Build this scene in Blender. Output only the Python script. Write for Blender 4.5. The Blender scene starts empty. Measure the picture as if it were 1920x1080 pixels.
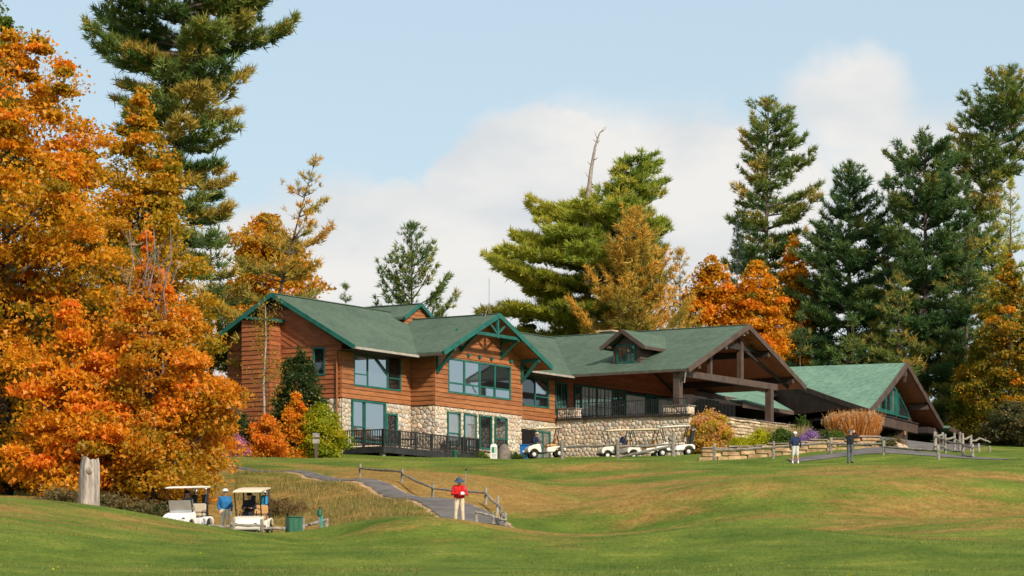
import bpy, bmesh, math, random
import numpy as np
from mathutils import Vector, Matrix

# ------------------------------------------------------------------ camera, sky, sun, exposure
SC = bpy.context.scene
COL = SC.collection
FPX, HY = 6061.0, 1225.0            # focal length and horizon row in photograph pixels (1920 wide)
def at(X, Y, D):
    return Vector(((X-960)/FPX*D, D, (HY-Y)/FPX*D))
cam_data = bpy.data.cameras.new('camera')
cam = bpy.data.objects.new('camera', cam_data); COL.objects.link(cam)
cam.location = (0, 0, 0); cam.rotation_euler = (math.radians(90), 0, 0)
cam_data.sensor_width = 36.0
cam_data.lens = FPX/1920*36.0
cam_data.shift_y = (HY-540)/1920
cam_data.clip_start = 0.5; cam_data.clip_end = 6000
SC.camera = cam

SUN_AZ = math.atan2(0.56, -0.83)    # clockwise from +Y
SUN_EL = math.radians(33)
W = bpy.data.worlds.new('World'); SC.world = W; W.use_nodes = True
def build_world():
    nt = W.node_tree; N = nt.nodes; L = nt.links; N.clear()
    out = N.new('ShaderNodeOutputWorld')
    sky = N.new('ShaderNodeTexSky'); sky.sky_type = 'NISHITA'; sky.sun_disc = False
    sky.sun_elevation = SUN_EL; sky.sun_rotation = SUN_AZ
    sky.air_density = 1.0; sky.dust_density = 0.8; sky.ozone_density = 1.2
    bg = N.new('ShaderNodeBackground'); bg.inputs['Strength'].default_value = 0.10
    L.new(sky.outputs[0], bg.inputs['Color'])
    tc = N.new('ShaderNodeTexCoord')
    def vm(op, a, b=None):
        n = N.new('ShaderNodeVectorMath'); n.operation = op
        if hasattr(a, 'is_output'): L.new(a, n.inputs[0])
        else: n.inputs[0].default_value = a
        if b is not None:
            if hasattr(b, 'is_output'): L.new(b, n.inputs[1])
            else: n.inputs[1].default_value = b
        return n
    def ma(op, a, b=None, clamp=False):
        n = N.new('ShaderNodeMath'); n.operation = op; n.use_clamp = clamp
        for i, q in enumerate((a, b)):
            if q is None: continue
            if hasattr(q, 'is_output'): L.new(q, n.inputs[i])
            else: n.inputs[i].default_value = q
        return n.outputs[0]
    gen = tc.outputs['Generated']
    # gentle warping of the direction so that cloud edges billow
    nz = N.new('ShaderNodeTexNoise'); nz.inputs['Scale'].default_value = 26; nz.inputs['Detail'].default_value = 7
    nz.inputs['Roughness'].default_value = 0.56
    L.new(gen, nz.inputs['Vector'])
    w1 = vm('SUBTRACT', nz.outputs['Color'], (0.5, 0.5, 0.5))
    w2 = vm('MULTIPLY', w1.outputs[0], (0.034, 0.0, 0.034))
    p = vm('ADD', gen, w2.outputs[0]).outputs[0]
    p = vm('MULTIPLY', p, (1, 1, 1.45)).outputs[0]
    total = None
    for cx, cy, r, wt in [(a+(1,))[:4] for a in [(1150, 380, 330), (1600, 300, 330, .5), (1010, 350, 210), (640, 450, 220, .8), (860, 430, 200),
                      (1330, 420, 260), (430, 480, 150, .8), (1610, 170, 150, .55), (1800, 330, 200, .45), (1500, 560, 260, .7), (720, 560, 260), (450, 640, 300), (1000, 660, 260, .7), (1300, 660, 300), (1850, 560, 240, .6), (100, 700, 260)]]:
        d = Vector(((cx-960)/FPX, 1, (HY-cy)/FPX)).normalized()
        dn = vm('DISTANCE', p, (d.x, d.y, d.z*1.45))
        g = ma('SUBTRACT', 1.0, ma('DIVIDE', dn.outputs['Value'], r/FPX), True)
        g = ma('MULTIPLY', ma('POWER', g, 0.8), wt)
        total = g if total is None else ma('ADD', total, g)
    # unseen clouds out of view, cover thickened to lift the ambient light
    st = vm('MULTIPLY', gen, (1.0, 1.0, 2.3)).outputs[0]
    n2 = N.new('ShaderNodeTexNoise'); n2.inputs['Scale'].default_value = 3.1; n2.inputs['Detail'].default_value = 8
    n2.inputs['Roughness'].default_value = 0.55; L.new(st, n2.inputs['Vector'])
    sep = N.new('ShaderNodeSeparateXYZ'); L.new(gen, sep.inputs[0])
    away = ma('MULTIPLY', ma('SUBTRACT', 0.93, sep.outputs['Y'], False), 8.0, True)
    gl = ma('MULTIPLY', ma('MULTIPLY', ma('SUBTRACT', n2.outputs['Fac'], 0.42, True), 5.0, True), away)
    total = ma('ADD', total, gl)
    mr = N.new('ShaderNodeMapRange'); mr.interpolation_type = 'SMOOTHSTEP'
    L.new(total, mr.inputs['Value'])
    mr.inputs['From Min'].default_value = 0.06; mr.inputs['From Max'].default_value = 0.62
    mr.inputs['To Max'].default_value = 0.97
    n3 = N.new('ShaderNodeTexNoise'); n3.inputs['Scale'].default_value = 17; n3.inputs['Detail'].default_value = 5
    L.new(st, n3.inputs['Vector'])
    cr = N.new('ShaderNodeValToRGB'); L.new(n3.outputs['Fac'], cr.inputs['Fac'])
    cr.color_ramp.elements[0].position = 0.34; cr.color_ramp.elements[0].color = (0.54, 0.565, 0.585, 1)
    cr.color_ramp.elements[1].position = 0.58; cr.color_ramp.elements[1].color = (0.68, 0.665, 0.64, 1)
    cb = N.new('ShaderNodeBackground'); cb.inputs['Strength'].default_value = 1.0
    L.new(cr.outputs[0], cb.inputs['Color'])
    # thin high veil that pales the blue
    veil = N.new('ShaderNodeBackground'); veil.inputs['Color'].default_value = (0.49, 0.60, 0.655, 1)
    mx0 = N.new('ShaderNodeMixShader'); mx0.inputs[0].default_value = 0.6
    L.new(bg.outputs[0], mx0.inputs[1]); L.new(veil.outputs[0], mx0.inputs[2])
    mx = N.new('ShaderNodeMixShader')
    L.new(mr.outputs[0], mx.inputs[0]); L.new(mx0.outputs[0], mx.inputs[1]); L.new(cb.outputs[0], mx.inputs[2])
    L.new(mx.outputs[0], out.inputs['Surface'])
build_world()
sd = bpy.data.lights.new('sun', 'SUN'); sd.energy = 4.1; sd.angle = math.radians(4); sd.color = (1.0, 0.90, 0.76)
sun = bpy.data.objects.new('sun', sd); COL.objects.link(sun)
to_sun = Vector((math.sin(SUN_AZ)*math.cos(SUN_EL), math.cos(SUN_AZ)*math.cos(SUN_EL), math.sin(SUN_EL)))
sun.rotation_euler = to_sun.to_track_quat('Z', 'Y').to_euler()
sun.location = (60, -60, 80)
SC.view_settings.view_transform = 'Standard'; SC.view_settings.look = 'None'
SC.view_settings.exposure = 0.38; SC.view_settings.gamma = 1.0
SC.view_settings.use_curve_mapping = False

# ------------------------------------------------------------------ materials
MATS = {}
def mat(name, c1, c2=None, scale=4.0, rough=0.8, bump=0.0, bscale=None, metal=0.0, spec=0.3, objvar=0.0, detail=5, stretch=(1, 1, 1), lo=0.35, hi=0.65):
    """procedural material: two-tone noise colour, per-object brightness variation, fine noise relief"""
    m = bpy.data.materials.new(name); m.use_nodes = True
    nt = m.node_tree; N = nt.nodes; L = nt.links
    b = N['Principled BSDF']
    b.inputs['Roughness'].default_value = rough; b.inputs['Metallic'].default_value = metal
    b.inputs['Specular IOR Level'].default_value = spec
    tc = N.new('ShaderNodeTexCoord'); oi = N.new('ShaderNodeObjectInfo')
    mp = N.new('ShaderNodeVectorMath'); mp.operation = 'MULTIPLY_ADD'
    L.new(tc.outputs['Object'], mp.inputs[0]); mp.inputs[1].default_value = stretch
    cx = N.new('ShaderNodeVectorMath'); cx.operation = 'SCALE'; cx.inputs[0].default_value = (37, 61, 23)
    L.new(oi.outputs['Random'], cx.inputs['Scale']); L.new(cx.outputs[0], mp.inputs[2])
    nz = N.new('ShaderNodeTexNoise'); nz.inputs['Scale'].default_value = scale; nz.inputs['Detail'].default_value = detail
    L.new(mp.outputs[0], nz.inputs['Vector'])
    cr = N.new('ShaderNodeValToRGB'); L.new(nz.outputs['Fac'], cr.inputs['Fac'])
    if c2 is None: c2 = tuple(min(1, q*1.25) for q in c1)
    e = cr.color_ramp.elements
    e[0].position = lo; e[0].color = (*c1, 1); e[1].position = hi; e[1].color = (*c2, 1)
    col = cr.outputs[0]
    if objvar:
        mr = N.new('ShaderNodeMapRange'); L.new(oi.outputs['Random'], mr.inputs['Value'])
        mr.inputs['To Min'].default_value = 1-objvar; mr.inputs['To Max'].default_value = 1+objvar
        mu = N.new('ShaderNodeVectorMath'); mu.operation = 'SCALE'
        L.new(col, mu.inputs[0]); L.new(mr.outputs[0], mu.inputs['Scale']); col = mu.outputs[0]
    L.new(col, b.inputs['Base Color'])
    if bump:
        n2 = N.new('ShaderNodeTexNoise'); n2.inputs['Scale'].default_value = bscale or scale*4; n2.inputs['Detail'].default_value = 4
        L.new(mp.outputs[0], n2.inputs['Vector'])
        bp = N.new('ShaderNodeBump'); bp.inputs['Strength'].default_value = bump; bp.inputs['Distance'].default_value = 0.03
        L.new(n2.outputs['Fac'], bp.inputs['Height']); L.new(bp.outputs[0], b.inputs['Normal'])
    MATS[name] = m
    return m

def leaf_mat(name, stops, transl=0.35, gloss=0.06):
    """foliage: colour ramp over the per-face attribute 'tint'"""
    m = bpy.data.materials.new(name); m.use_nodes = True
    nt = m.node_tree; N = nt.nodes; L = nt.links; N.clear()
    out = N.new('ShaderNodeOutputMaterial')
    at_ = N.new('ShaderNodeAttribute'); at_.attribute_name = 'tint'
    cr = N.new('ShaderNodeValToRGB'); L.new(at_.outputs['Fac'], cr.inputs['Fac'])
    e = cr.color_ramp.elements
    e[0].position = stops[0][0]; e[0].color = (*stops[0][1], 1)
    e[1].position = stops[-1][0]; e[1].color = (*stops[-1][1], 1)
    for pos, c in stops[1:-1]:
        q = e.new(pos); q.color = (*c, 1)
    d = N.new('ShaderNodeBsdfDiffuse'); t = N.new('ShaderNodeBsdfTranslucent')
    L.new(cr.outputs[0], d.inputs['Color']); L.new(cr.outputs[0], t.inputs['Color'])
    mx = N.new('ShaderNodeMixShader'); mx.inputs[0].default_value = transl
    L.new(d.outputs[0], mx.inputs[1]); L.new(t.outputs[0], mx.inputs[2])
    g = N.new('ShaderNodeBsdfGlossy'); g.inputs['Roughness'].default_value = 0.5; g.inputs['Color'].default_value = (0.8, 0.8, 0.8, 1)
    m2 = N.new('ShaderNodeMixShader'); m2.inputs[0].default_value = gloss
    L.new(mx.outputs[0], m2.inputs[1]); L.new(g.outputs[0], m2.inputs[2])
    L.new(m2.outputs[0], out.inputs['Surface'])
    MATS[name] = m
    return m

def glass_mat(name, base, refl=0.4, rough=0.03, bump=0.02, tint=(0.85, 0.9, 0.95)):
    m = bpy.data.materials.new(name); m.use_nodes = True
    nt = m.node_tree; N = nt.nodes; L = nt.links; N.clear()
    out = N.new('ShaderNodeOutputMaterial')
    tc = N.new('ShaderNodeTexCoord'); nz = N.new('ShaderNodeTexNoise'); nz.inputs['Scale'].default_value = 1.4
    L.new(tc.outputs['Object'], nz.inputs['Vector'])
    cr = N.new('ShaderNodeValToRGB'); L.new(nz.outputs['Fac'], cr.inputs['Fac'])
    cr.color_ramp.elements[0].color = (*[q*0.5 for q in base], 1); cr.color_ramp.elements[1].color = (*[min(1, q*1.6) for q in base], 1)
    d = N.new('ShaderNodeBsdfDiffuse'); L.new(cr.outputs[0], d.inputs['Color'])
    g = N.new('ShaderNodeBsdfGlossy'); g.inputs['Roughness'].default_value = rough; g.inputs['Color'].default_value = (*tint, 1)
    bp = N.new('ShaderNodeBump'); bp.inputs['Strength'].default_value = bump; bp.inputs['Distance'].default_value = 0.05
    L.new(nz.outputs['Fac'], bp.inputs['Height']); L.new(bp.outputs[0], g.inputs['Normal'])
    lw = N.new('ShaderNodeLayerWeight'); lw.inputs['Blend'].default_value = 0.35
    mr = N.new('ShaderNodeMapRange'); L.new(lw.outputs['Fresnel'], mr.inputs['Value'])
    mr.inputs['To Min'].default_value = refl; mr.inputs['To Max'].default_value = 1.0
    mx = N.new('ShaderNodeMixShader'); L.new(mr.outputs[0], mx.inputs[0]); L.new(d.outputs[0], mx.inputs[1]); L.new(g.outputs[0], mx.inputs[2])
    L.new(mx.outputs[0], out.inputs['Surface'])
    MATS[name] = m
    return m

def shingle_mat(name, c1, c2, c3):
    """asphalt shingles: mottled granules in courses that follow the height on the slope"""
    m = bpy.data.materials.new(name); m.use_nodes = True
    nt = m.node_tree; N = nt.nodes; L = nt.links; b = N['Principled BSDF']
    b.inputs['Roughness'].default_value = 0.92; b.inputs['Specular IOR Level'].default_value = 0.15
    tc = N.new('ShaderNodeTexCoord')
    sx = N.new('ShaderNodeSeparateXYZ'); L.new(tc.outputs['Object'], sx.inputs[0])
    h = N.new('ShaderNodeMath'); h.operation = 'ADD'; L.new(sx.outputs[0], h.inputs[0]); L.new(sx.outputs[1], h.inputs[1])
    cmb = N.new('ShaderNodeCombineXYZ')
    s1 = N.new('ShaderNodeMath'); s1.operation = 'MULTIPLY'; s1.inputs[1].default_value = 7.5; L.new(h.outputs[0], s1.inputs[0])
    zq = N.new('ShaderNodeMath'); zq.operation = 'SNAP'; zq.inputs[1].default_value = 0.085; L.new(sx.outputs[2], zq.inputs[0])
    s2 = N.new('ShaderNodeMath'); s2.operation = 'MULTIPLY'; s2.inputs[1].default_value = 31.0; L.new(zq.outputs[0], s2.inputs[0])
    L.new(s1.outputs[0], cmb.inputs[0]); L.new(s2.outputs[0], cmb.inputs[1])
    n1 = N.new('ShaderNodeTexNoise'); n1.inputs['Scale'].default_value = 1.0; n1.inputs['Detail'].default_value = 3; L.new(cmb.outputs[0], n1.inputs['Vector'])
    n2 = N.new('ShaderNodeTexNoise'); n2.inputs['Scale'].default_value = 0.5; n2.inputs['Detail'].default_value = 4; L.new(tc.outputs['Object'], n2.inputs['Vector'])
    ad = N.new('ShaderNodeMath'); ad.operation = 'MULTIPLY_ADD'; ad.inputs[1].default_value = 0.35
    L.new(n2.outputs['Fac'], ad.inputs[0]); L.new(n1.outputs['Fac'], ad.inputs[2])
    cr = N.new('ShaderNodeValToRGB'); L.new(ad.outputs[0], cr.inputs['Fac'])
    e = cr.color_ramp.elements; e[0].position = 0.45; e[0].color = (*c1, 1); e[1].position = 0.9; e[1].color = (*c3, 1)
    q = e.new(0.68); q.color = (*c2, 1)
    L.new(cr.outputs[0], b.inputs['Base Color'])
    bp = N.new('ShaderNodeBump'); bp.inputs['Strength'].default_value = 0.6; bp.inputs['Distance'].default_value = 0.03
    L.new(n1.outputs['Fac'], bp.inputs['Height']); L.new(bp.outputs[0], b.inputs['Normal'])
    MATS[name] = m
    return m

mat('siding', (0.23, 0.082, 0.028), (0.35, 0.136, 0.050), 2.2, 0.6, 0.35, 14, objvar=0.13, stretch=(0.5, 0.5, 4))
mat('siding_red', (0.22, 0.066, 0.024), (0.34, 0.108, 0.04), 2.2, 0.65, 0.35, 14, objvar=0.15, stretch=(0.5, 0.5, 4))  # redder and slightly darker than the other siding boards
mat('siding_core', (0.10, 0.035, 0.012), rough=0.9)
mat('soffit', (0.24, 0.088, 0.036), (0.34, 0.13, 0.055), 3, 0.6, 0.2, 20, objvar=0.12)
mat('teal', (0.010, 0.085, 0.068), (0.018, 0.125, 0.10), 2.0, 0.5, 0.1, 20, objvar=0.06)
mat('brown_paint', (0.060, 0.040, 0.032), (0.095, 0.064, 0.05), 1.5, 0.6, 0.15, 18, objvar=0.06)
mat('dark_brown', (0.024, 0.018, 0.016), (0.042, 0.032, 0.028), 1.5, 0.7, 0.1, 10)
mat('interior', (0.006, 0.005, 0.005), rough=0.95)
shingle_mat('shingle', (0.044, 0.072, 0.052), (0.076, 0.114, 0.082), (0.118, 0.160, 0.122))
shingle_mat('shingle_light', (0.072, 0.138, 0.100), (0.125, 0.225, 0.165), (0.20, 0.315, 0.24))
mat('stone', (0.46, 0.36, 0.25), (0.66, 0.54, 0.40), 2.2, 0.9, 0.45, 16, objvar=0.2)
mat('stone_pink', (0.44, 0.32, 0.24), (0.60, 0.46, 0.36), 2.2, 0.9, 0.45, 16, objvar=0.2)
mat('stone_grey', (0.40, 0.36, 0.30), (0.58, 0.52, 0.44), 2.2, 0.9, 0.45, 16, objvar=0.22)
mat('stone_dark', (0.26, 0.215, 0.165), (0.40, 0.33, 0.25), 2.2, 0.9, 0.45, 16, objvar=0.2)
mat('mortar', (0.40, 0.31, 0.21), (0.52, 0.41, 0.29), 6, 0.95, 0.4, 30)
mat('block_stone', (0.22, 0.14, 0.07), (0.46, 0.315, 0.17), 2.4, 0.9, 0.6, 14, objvar=0.3)
mat('stack_stone', (0.34, 0.25, 0.15), (0.55, 0.43, 0.29), 2.0, 0.9, 0.5, 14, objvar=0.25)
mat('flagstone', (0.17, 0.14, 0.115), (0.30, 0.25, 0.21), 3, 0.85, 0.4, 18, objvar=0.2)
glass_mat('glass', (0.03, 0.036, 0.042), 0.52)
glass_mat('glass_pale_reflection', (0.75, 0.78, 0.80), 0.25)  # pale diffuse base paints the sky reflections of the terrace glazing
glass_mat('glass_dark', (0.010, 0.010, 0.011), 0.10)
glass_mat('glass_curtain', (0.16, 0.155, 0.145), 0.28)
mat('iron', (0.012, 0.012, 0.012), (0.02, 0.02, 0.02), 5, 0.45)
mat('deck_dark', (0.018, 0.018, 0.019), (0.034, 0.034, 0.035), 3, 0.55, 0.1, 20, objvar=0.12)
mat('gutter_white', (0.30, 0.26, 0.23), (0.40, 0.36, 0.32), 2, 0.45)
mat('gutter_brown', (0.075, 0.055, 0.045), (0.11, 0.082, 0.068), 2, 0.45)
mat('weathered', (0.155, 0.135, 0.11), (0.33, 0.30, 0.255), 5, 0.9, 0.6, 22, objvar=0.2, stretch=(1, 1, 1))
mat('stump_wood', (0.20, 0.165, 0.135), (0.42, 0.37, 0.32), 3.0, 0.95, 0.9, 10, stretch=(3, 3, 0.5))
mat('bark', (0.055, 0.042, 0.032), (0.13, 0.105, 0.085), 4, 0.95, 0.9, 14, stretch=(3, 3, 0.6))
mat('bark_grey', (0.13, 0.115, 0.10), (0.24, 0.215, 0.19), 4, 0.95, 0.6, 14, stretch=(3, 3, 0.6))
mat('birch_bark', (0.26, 0.22, 0.185), (0.42, 0.37, 0.32), 4, 0.8, 0.3, 12, stretch=(1, 1, 6))
mat('dead_wood', (0.20, 0.165, 0.14), (0.36, 0.30, 0.26), 4, 0.9, 0.6, 12)
mat('asphalt', (0.095, 0.085, 0.080), (0.150, 0.135, 0.125), 1.3, 0.9, 0.4, 60)
mat('cart_white', (0.72, 0.71, 0.68), (0.80, 0.79, 0.77), 1.5, 0.28, spec=0.5)
mat('cart_cream', (0.70, 0.64, 0.54), (0.78, 0.72, 0.62), 1.5, 0.3, spec=0.5)
mat('roof_tan', (0.62, 0.49, 0.34), (0.70, 0.57, 0.41), 1.5, 0.45)
mat('roof_pale', (0.66, 0.61, 0.52), (0.73, 0.68, 0.60), 1.5, 0.45)
mat('seat_tan', (0.46, 0.25, 0.09), (0.54, 0.31, 0.12), 3, 0.55)
mat('seat_beige', (0.48, 0.40, 0.30), (0.56, 0.48, 0.37), 3, 0.55)
mat('black_plastic', (0.013, 0.013, 0.014), (0.022, 0.022, 0.024), 4, 0.45)
mat('tyre', (0.014, 0.014, 0.014), (0.026, 0.025, 0.024), 9, 0.85, 0.3, 40)
mat('hub', (0.55, 0.53, 0.50), (0.66, 0.64, 0.61), 3, 0.4)
mat('red_lens', (0.45, 0.02, 0.015), (0.5, 0.03, 0.02), 3, 0.3)
mat('steel', (0.45, 0.45, 0.46), (0.56, 0.56, 0.57), 3, 0.3, metal=0.9)
mat('green_paint', (0.010, 0.075, 0.042), (0.018, 0.11, 0.06), 2, 0.5, 0.15, 16)
mat('teal_towel', (0.02, 0.20, 0.18), (0.03, 0.27, 0.24), 5, 0.9)
mat('blue_plastic', (0.012, 0.13, 0.42), (0.018, 0.17, 0.50), 2, 0.4)
mat('sign_white', (0.66, 0.66, 0.63), (0.74, 0.74, 0.71), 3, 0.5)
mat('sign_green', (0.02, 0.17, 0.09), (0.03, 0.21, 0.11), 3, 0.6)
mat('boulder', (0.115, 0.098, 0.08), (0.21, 0.18, 0.15), 2.5, 0.95, 0.7, 10)
mat('skin', (0.44, 0.235, 0.155), (0.50, 0.28, 0.19), 8, 0.55)
mat('hair_grey', (0.30, 0.28, 0.26), (0.42, 0.40, 0.37), 20, 0.8)
mat('cloth_blue', (0.012, 0.105, 0.27), (0.02, 0.145, 0.34), 6, 0.85, 0.3, 12)
mat('cloth_red', (0.42, 0.008, 0.012), (0.55, 0.013, 0.018), 6, 0.85, 0.3, 12)
mat('cloth_navy', (0.010, 0.018, 0.05), (0.018, 0.03, 0.075), 6, 0.85, 0.3, 12)
mat('cloth_black', (0.010, 0.012, 0.018), (0.018, 0.02, 0.028), 6, 0.85, 0.3, 12)
mat('cloth_khaki', (0.50, 0.40, 0.27), (0.60, 0.50, 0.355), 6, 0.9, 0.3, 12)
mat('cloth_cream', (0.60, 0.53, 0.42), (0.70, 0.63, 0.52), 6, 0.9, 0.3, 12)
mat('cloth_grey', (0.075, 0.08, 0.09), (0.115, 0.12, 0.135), 6, 0.9, 0.3, 12)
mat('cloth_pale', (0.46, 0.47, 0.43), (0.56, 0.57, 0.53), 6, 0.9, 0.3, 12)
mat('cloth_white', (0.72, 0.72, 0.70), (0.80, 0.80, 0.78), 6, 0.9)
mat('hat_blue', (0.030, 0.055, 0.095), (0.045, 0.08, 0.13), 6, 0.9)
mat('shoe', (0.55, 0.54, 0.52), (0.65, 0.64, 0.62), 6, 0.6)
mat('shoe_dark', (0.02, 0.02, 0.02), (0.03, 0.03, 0.03), 6, 0.6)
mat('eye_dark', (0.01, 0.008, 0.007), rough=0.3)
mat('lip', (0.30, 0.11, 0.09), rough=0.5)
mat('bag_blue', (0.02, 0.19, 0.36), (0.03, 0.25, 0.44), 4, 0.7)
mat('bag_black', (0.012, 0.013, 0.017), (0.024, 0.025, 0.032), 4, 0.7)
mat('lattice', (0.20, 0.135, 0.10), (0.28, 0.20, 0.155), 4, 0.9)
mat('concrete', (0.30, 0.28, 0.25), (0.40, 0.375, 0.34), 4, 0.9, 0.3, 20)
mat('yellow_leaf', (0.62, 0.42, 0.03), (0.72, 0.52, 0.06), 5, 0.8)

# ------------------------------------------------------------------ mesh helpers
class MB:
    def __init__(s): s.v = []; s.f = []
    def add(s, vs, fs):
        o = len(s.v); s.v += [tuple(q) for q in vs]; s.f += [tuple(i+o for i in f) for f in fs]; return s
    def box(s, x0, x1, y0, y1, z0, z1):
        vs = [(x, y, z) for x in (x0, x1) for y in (y0, y1) for z in (z0, z1)]
        return s.add(vs, [(0, 1, 3, 2), (4, 6, 7, 5), (0, 4, 5, 1), (2, 3, 7, 6), (0, 2, 6, 4), (1, 5, 7, 3)])
    def hexa(s, p):      # 8 corners: bottom 4 then top 4 (same order)
        return s.add(p, [(3, 2, 1, 0), (4, 5, 6, 7), (0, 1, 5, 4), (1, 2, 6, 5), (2, 3, 7, 6), (3, 0, 4, 7)])
    def bar(s, p, q, w, h, up=(0, 0, 1)):      # rectangular bar between two points
        p = Vector(p); q = Vector(q); d = (q-p).normalized(); up = Vector(up)
        if abs(d.dot(up)) > 0.98: up = Vector((1, 0, 0))
        a = d.cross(up).normalized()*w/2; b = a.cross(d).normalized()*h/2
        return s.hexa([p-a-b, p+a-b, q+a-b, q-a-b, p-a+b, p+a+b, q+a+b, q-a+b])
    def tube(s, pts, rad, n=8, caps=True):
        pts = [Vector(p) for p in pts]; o = len(s.v); prev = None
        if not hasattr(rad, '__len__'): rad = [rad]*len(pts)
        for i, p in enumerate(pts):
            d = (pts[min(i+1, len(pts)-1)]-pts[max(i-1, 0)]).normalized()
            if prev is None:
                a = d.orthogonal().normalized()
            else:
                a = prev-d*prev.dot(d); a = a.normalized() if a.length > 1e-5 else d.orthogonal().normalized()
            prev = a; b = d.cross(a)
            for k in range(n):
                t = 2*math.pi*k/n
                s.v.append(tuple(p+(a*math.cos(t)+b*math.sin(t))*rad[i]))
        for i in range(len(pts)-1):
            for k in range(n):
                k2 = (k+1) % n
                s.f.append((o+i*n+k, o+i*n+k2, o+(i+1)*n+k2, o+(i+1)*n+k))
        if caps:
            s.f.append(tuple(o+k for k in reversed(range(n)))); e = o+(len(pts)-1)*n
            s.f.append(tuple(e+k for k in range(n)))
        return s
    def prism(s, poly, f0, f1):     # poly list of 2D; f0/f1 map 2D -> 3D
        n = len(poly); a = [f0(*p) for p in poly]; b = [f1(*p) for p in poly]
        return s.add(a+b, [tuple(reversed(range(n))), tuple(range(n, 2*n))]+[(i, (i+1) % n, n+(i+1) % n, n+i) for i in range(n)])
    def lathe(s, prof, n=16, c=(0, 0, 0), axis='Z', caps=True):
        o = len(s.v); c = Vector(c)
        for r, z in prof:
            for k in range(n):
                t = 2*math.pi*k/n
                q = (r*math.cos(t), r*math.sin(t), z)
                if axis == 'Y': q = (q[0], q[2], q[1])
                if axis == 'X': q = (q[2], q[0], q[1])
                s.v.append(tuple(c+Vector(q)))
        for i in range(len(prof)-1):
            for k in range(n):
                k2 = (k+1) % n
                s.f.append((o+i*n+k, o+i*n+k2, o+(i+1)*n+k2, o+(i+1)*n+k))
        if caps:
            s.f.append(tuple(o+k for k in range(n))); e = o+(len(prof)-1)*n
            s.f.append(tuple(e+k for k in range(n)))
        return s
    def torus(s, c, R, r, nrm=(0, 0, 1), n=18, m=6):
        c = Vector(c); nrm = Vector(nrm).normalized(); a = nrm.orthogonal().normalized(); b = nrm.cross(a); o = len(s.v)
        for i in range(n):
            t = 2*math.pi*i/n; d = a*math.cos(t)+b*math.sin(t)
            for k in range(m):
                q = 2*math.pi*k/m
                s.v.append(tuple(c+d*(R+r*math.cos(q))+nrm*r*math.sin(q)))
        for i in range(n):
            for k in range(m):
                s.f.append((o+i*m+k, o+((i+1) % n)*m+k, o+((i+1) % n)*m+(k+1) % m, o+i*m+(k+1) % m))
        return s
    def build(s, name, material, parent=None, dz=0.0, smooth=False, bevel=0.0, label=None, cat=None, group=None, kind=None):
        me = bpy.data.meshes.new(name)
        vs = [(x, y, z+dz) for x, y, z in s.v] if dz else s.v
        me.from_pydata(vs, [], s.f)
        bm = bmesh.new(); bm.from_mesh(me)
        bmesh.ops.recalc_face_normals(bm, faces=bm.faces)
        if bevel:
            bmesh.ops.bevel(bm, geom=[e for e in bm.edges if e.calc_face_angle(0) > 0.5], offset=bevel, segments=2, affect='EDGES', clamp_overlap=True)
        bm.to_mesh(me); bm.free()
        if smooth:
            me.polygons.foreach_set('use_smooth', [True]*len(me.polygons))
            if smooth != 'full':
                try: me.set_sharp_from_angle(angle=math.radians(45))
                except Exception: pass
        me.materials.append(MATS[material])
        o = bpy.data.objects.new(name, me); COL.objects.link(o)
        if parent is not None: o.parent = parent
        tag(o, label, cat, group, kind)
        return o
def tag(o, label=None, cat=None, group=None, kind=None):
    if label: o['label'] = label
    if cat: o['category'] = cat
    if group: o['group'] = group
    if kind: o['kind'] = kind
    return o
def empty(name, loc, rz=0.0, label=None, cat=None, group=None):
    o = bpy.data.objects.new(name, None); COL.objects.link(o)
    o.location = loc; o.rotation_euler = (0, 0, rz); o.empty_display_size = 0.3
    return tag(o, label, cat, group)
def copy_tree(o, parent=None):
    c = o.copy(); COL.objects.link(c); c.parent = parent
    for ch in o.children: copy_tree(ch, c)
    return c
def clip(poly, nx, ny, d):      # keep nx*x+ny*y <= d
    out = []
    for i in range(len(poly)):
        p, q = poly[i], poly[(i+1) % len(poly)]
        a = nx*p[0]+ny*p[1]-d; b = nx*q[0]+ny*q[1]-d
        if a <= 0: out.append(p)
        if (a < 0 < b) or (b < 0 < a):
            t = a/(a-b); out.append((p[0]+(q[0]-p[0])*t, p[1]+(q[1]-p[1])*t))
    return out
def area(poly):
    return abs(sum(poly[i][0]*poly[(i+1) % len(poly)][1]-poly[(i+1) % len(poly)][0]*poly[i][1] for i in range(len(poly))))/2 if len(poly) > 2 else 0
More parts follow.
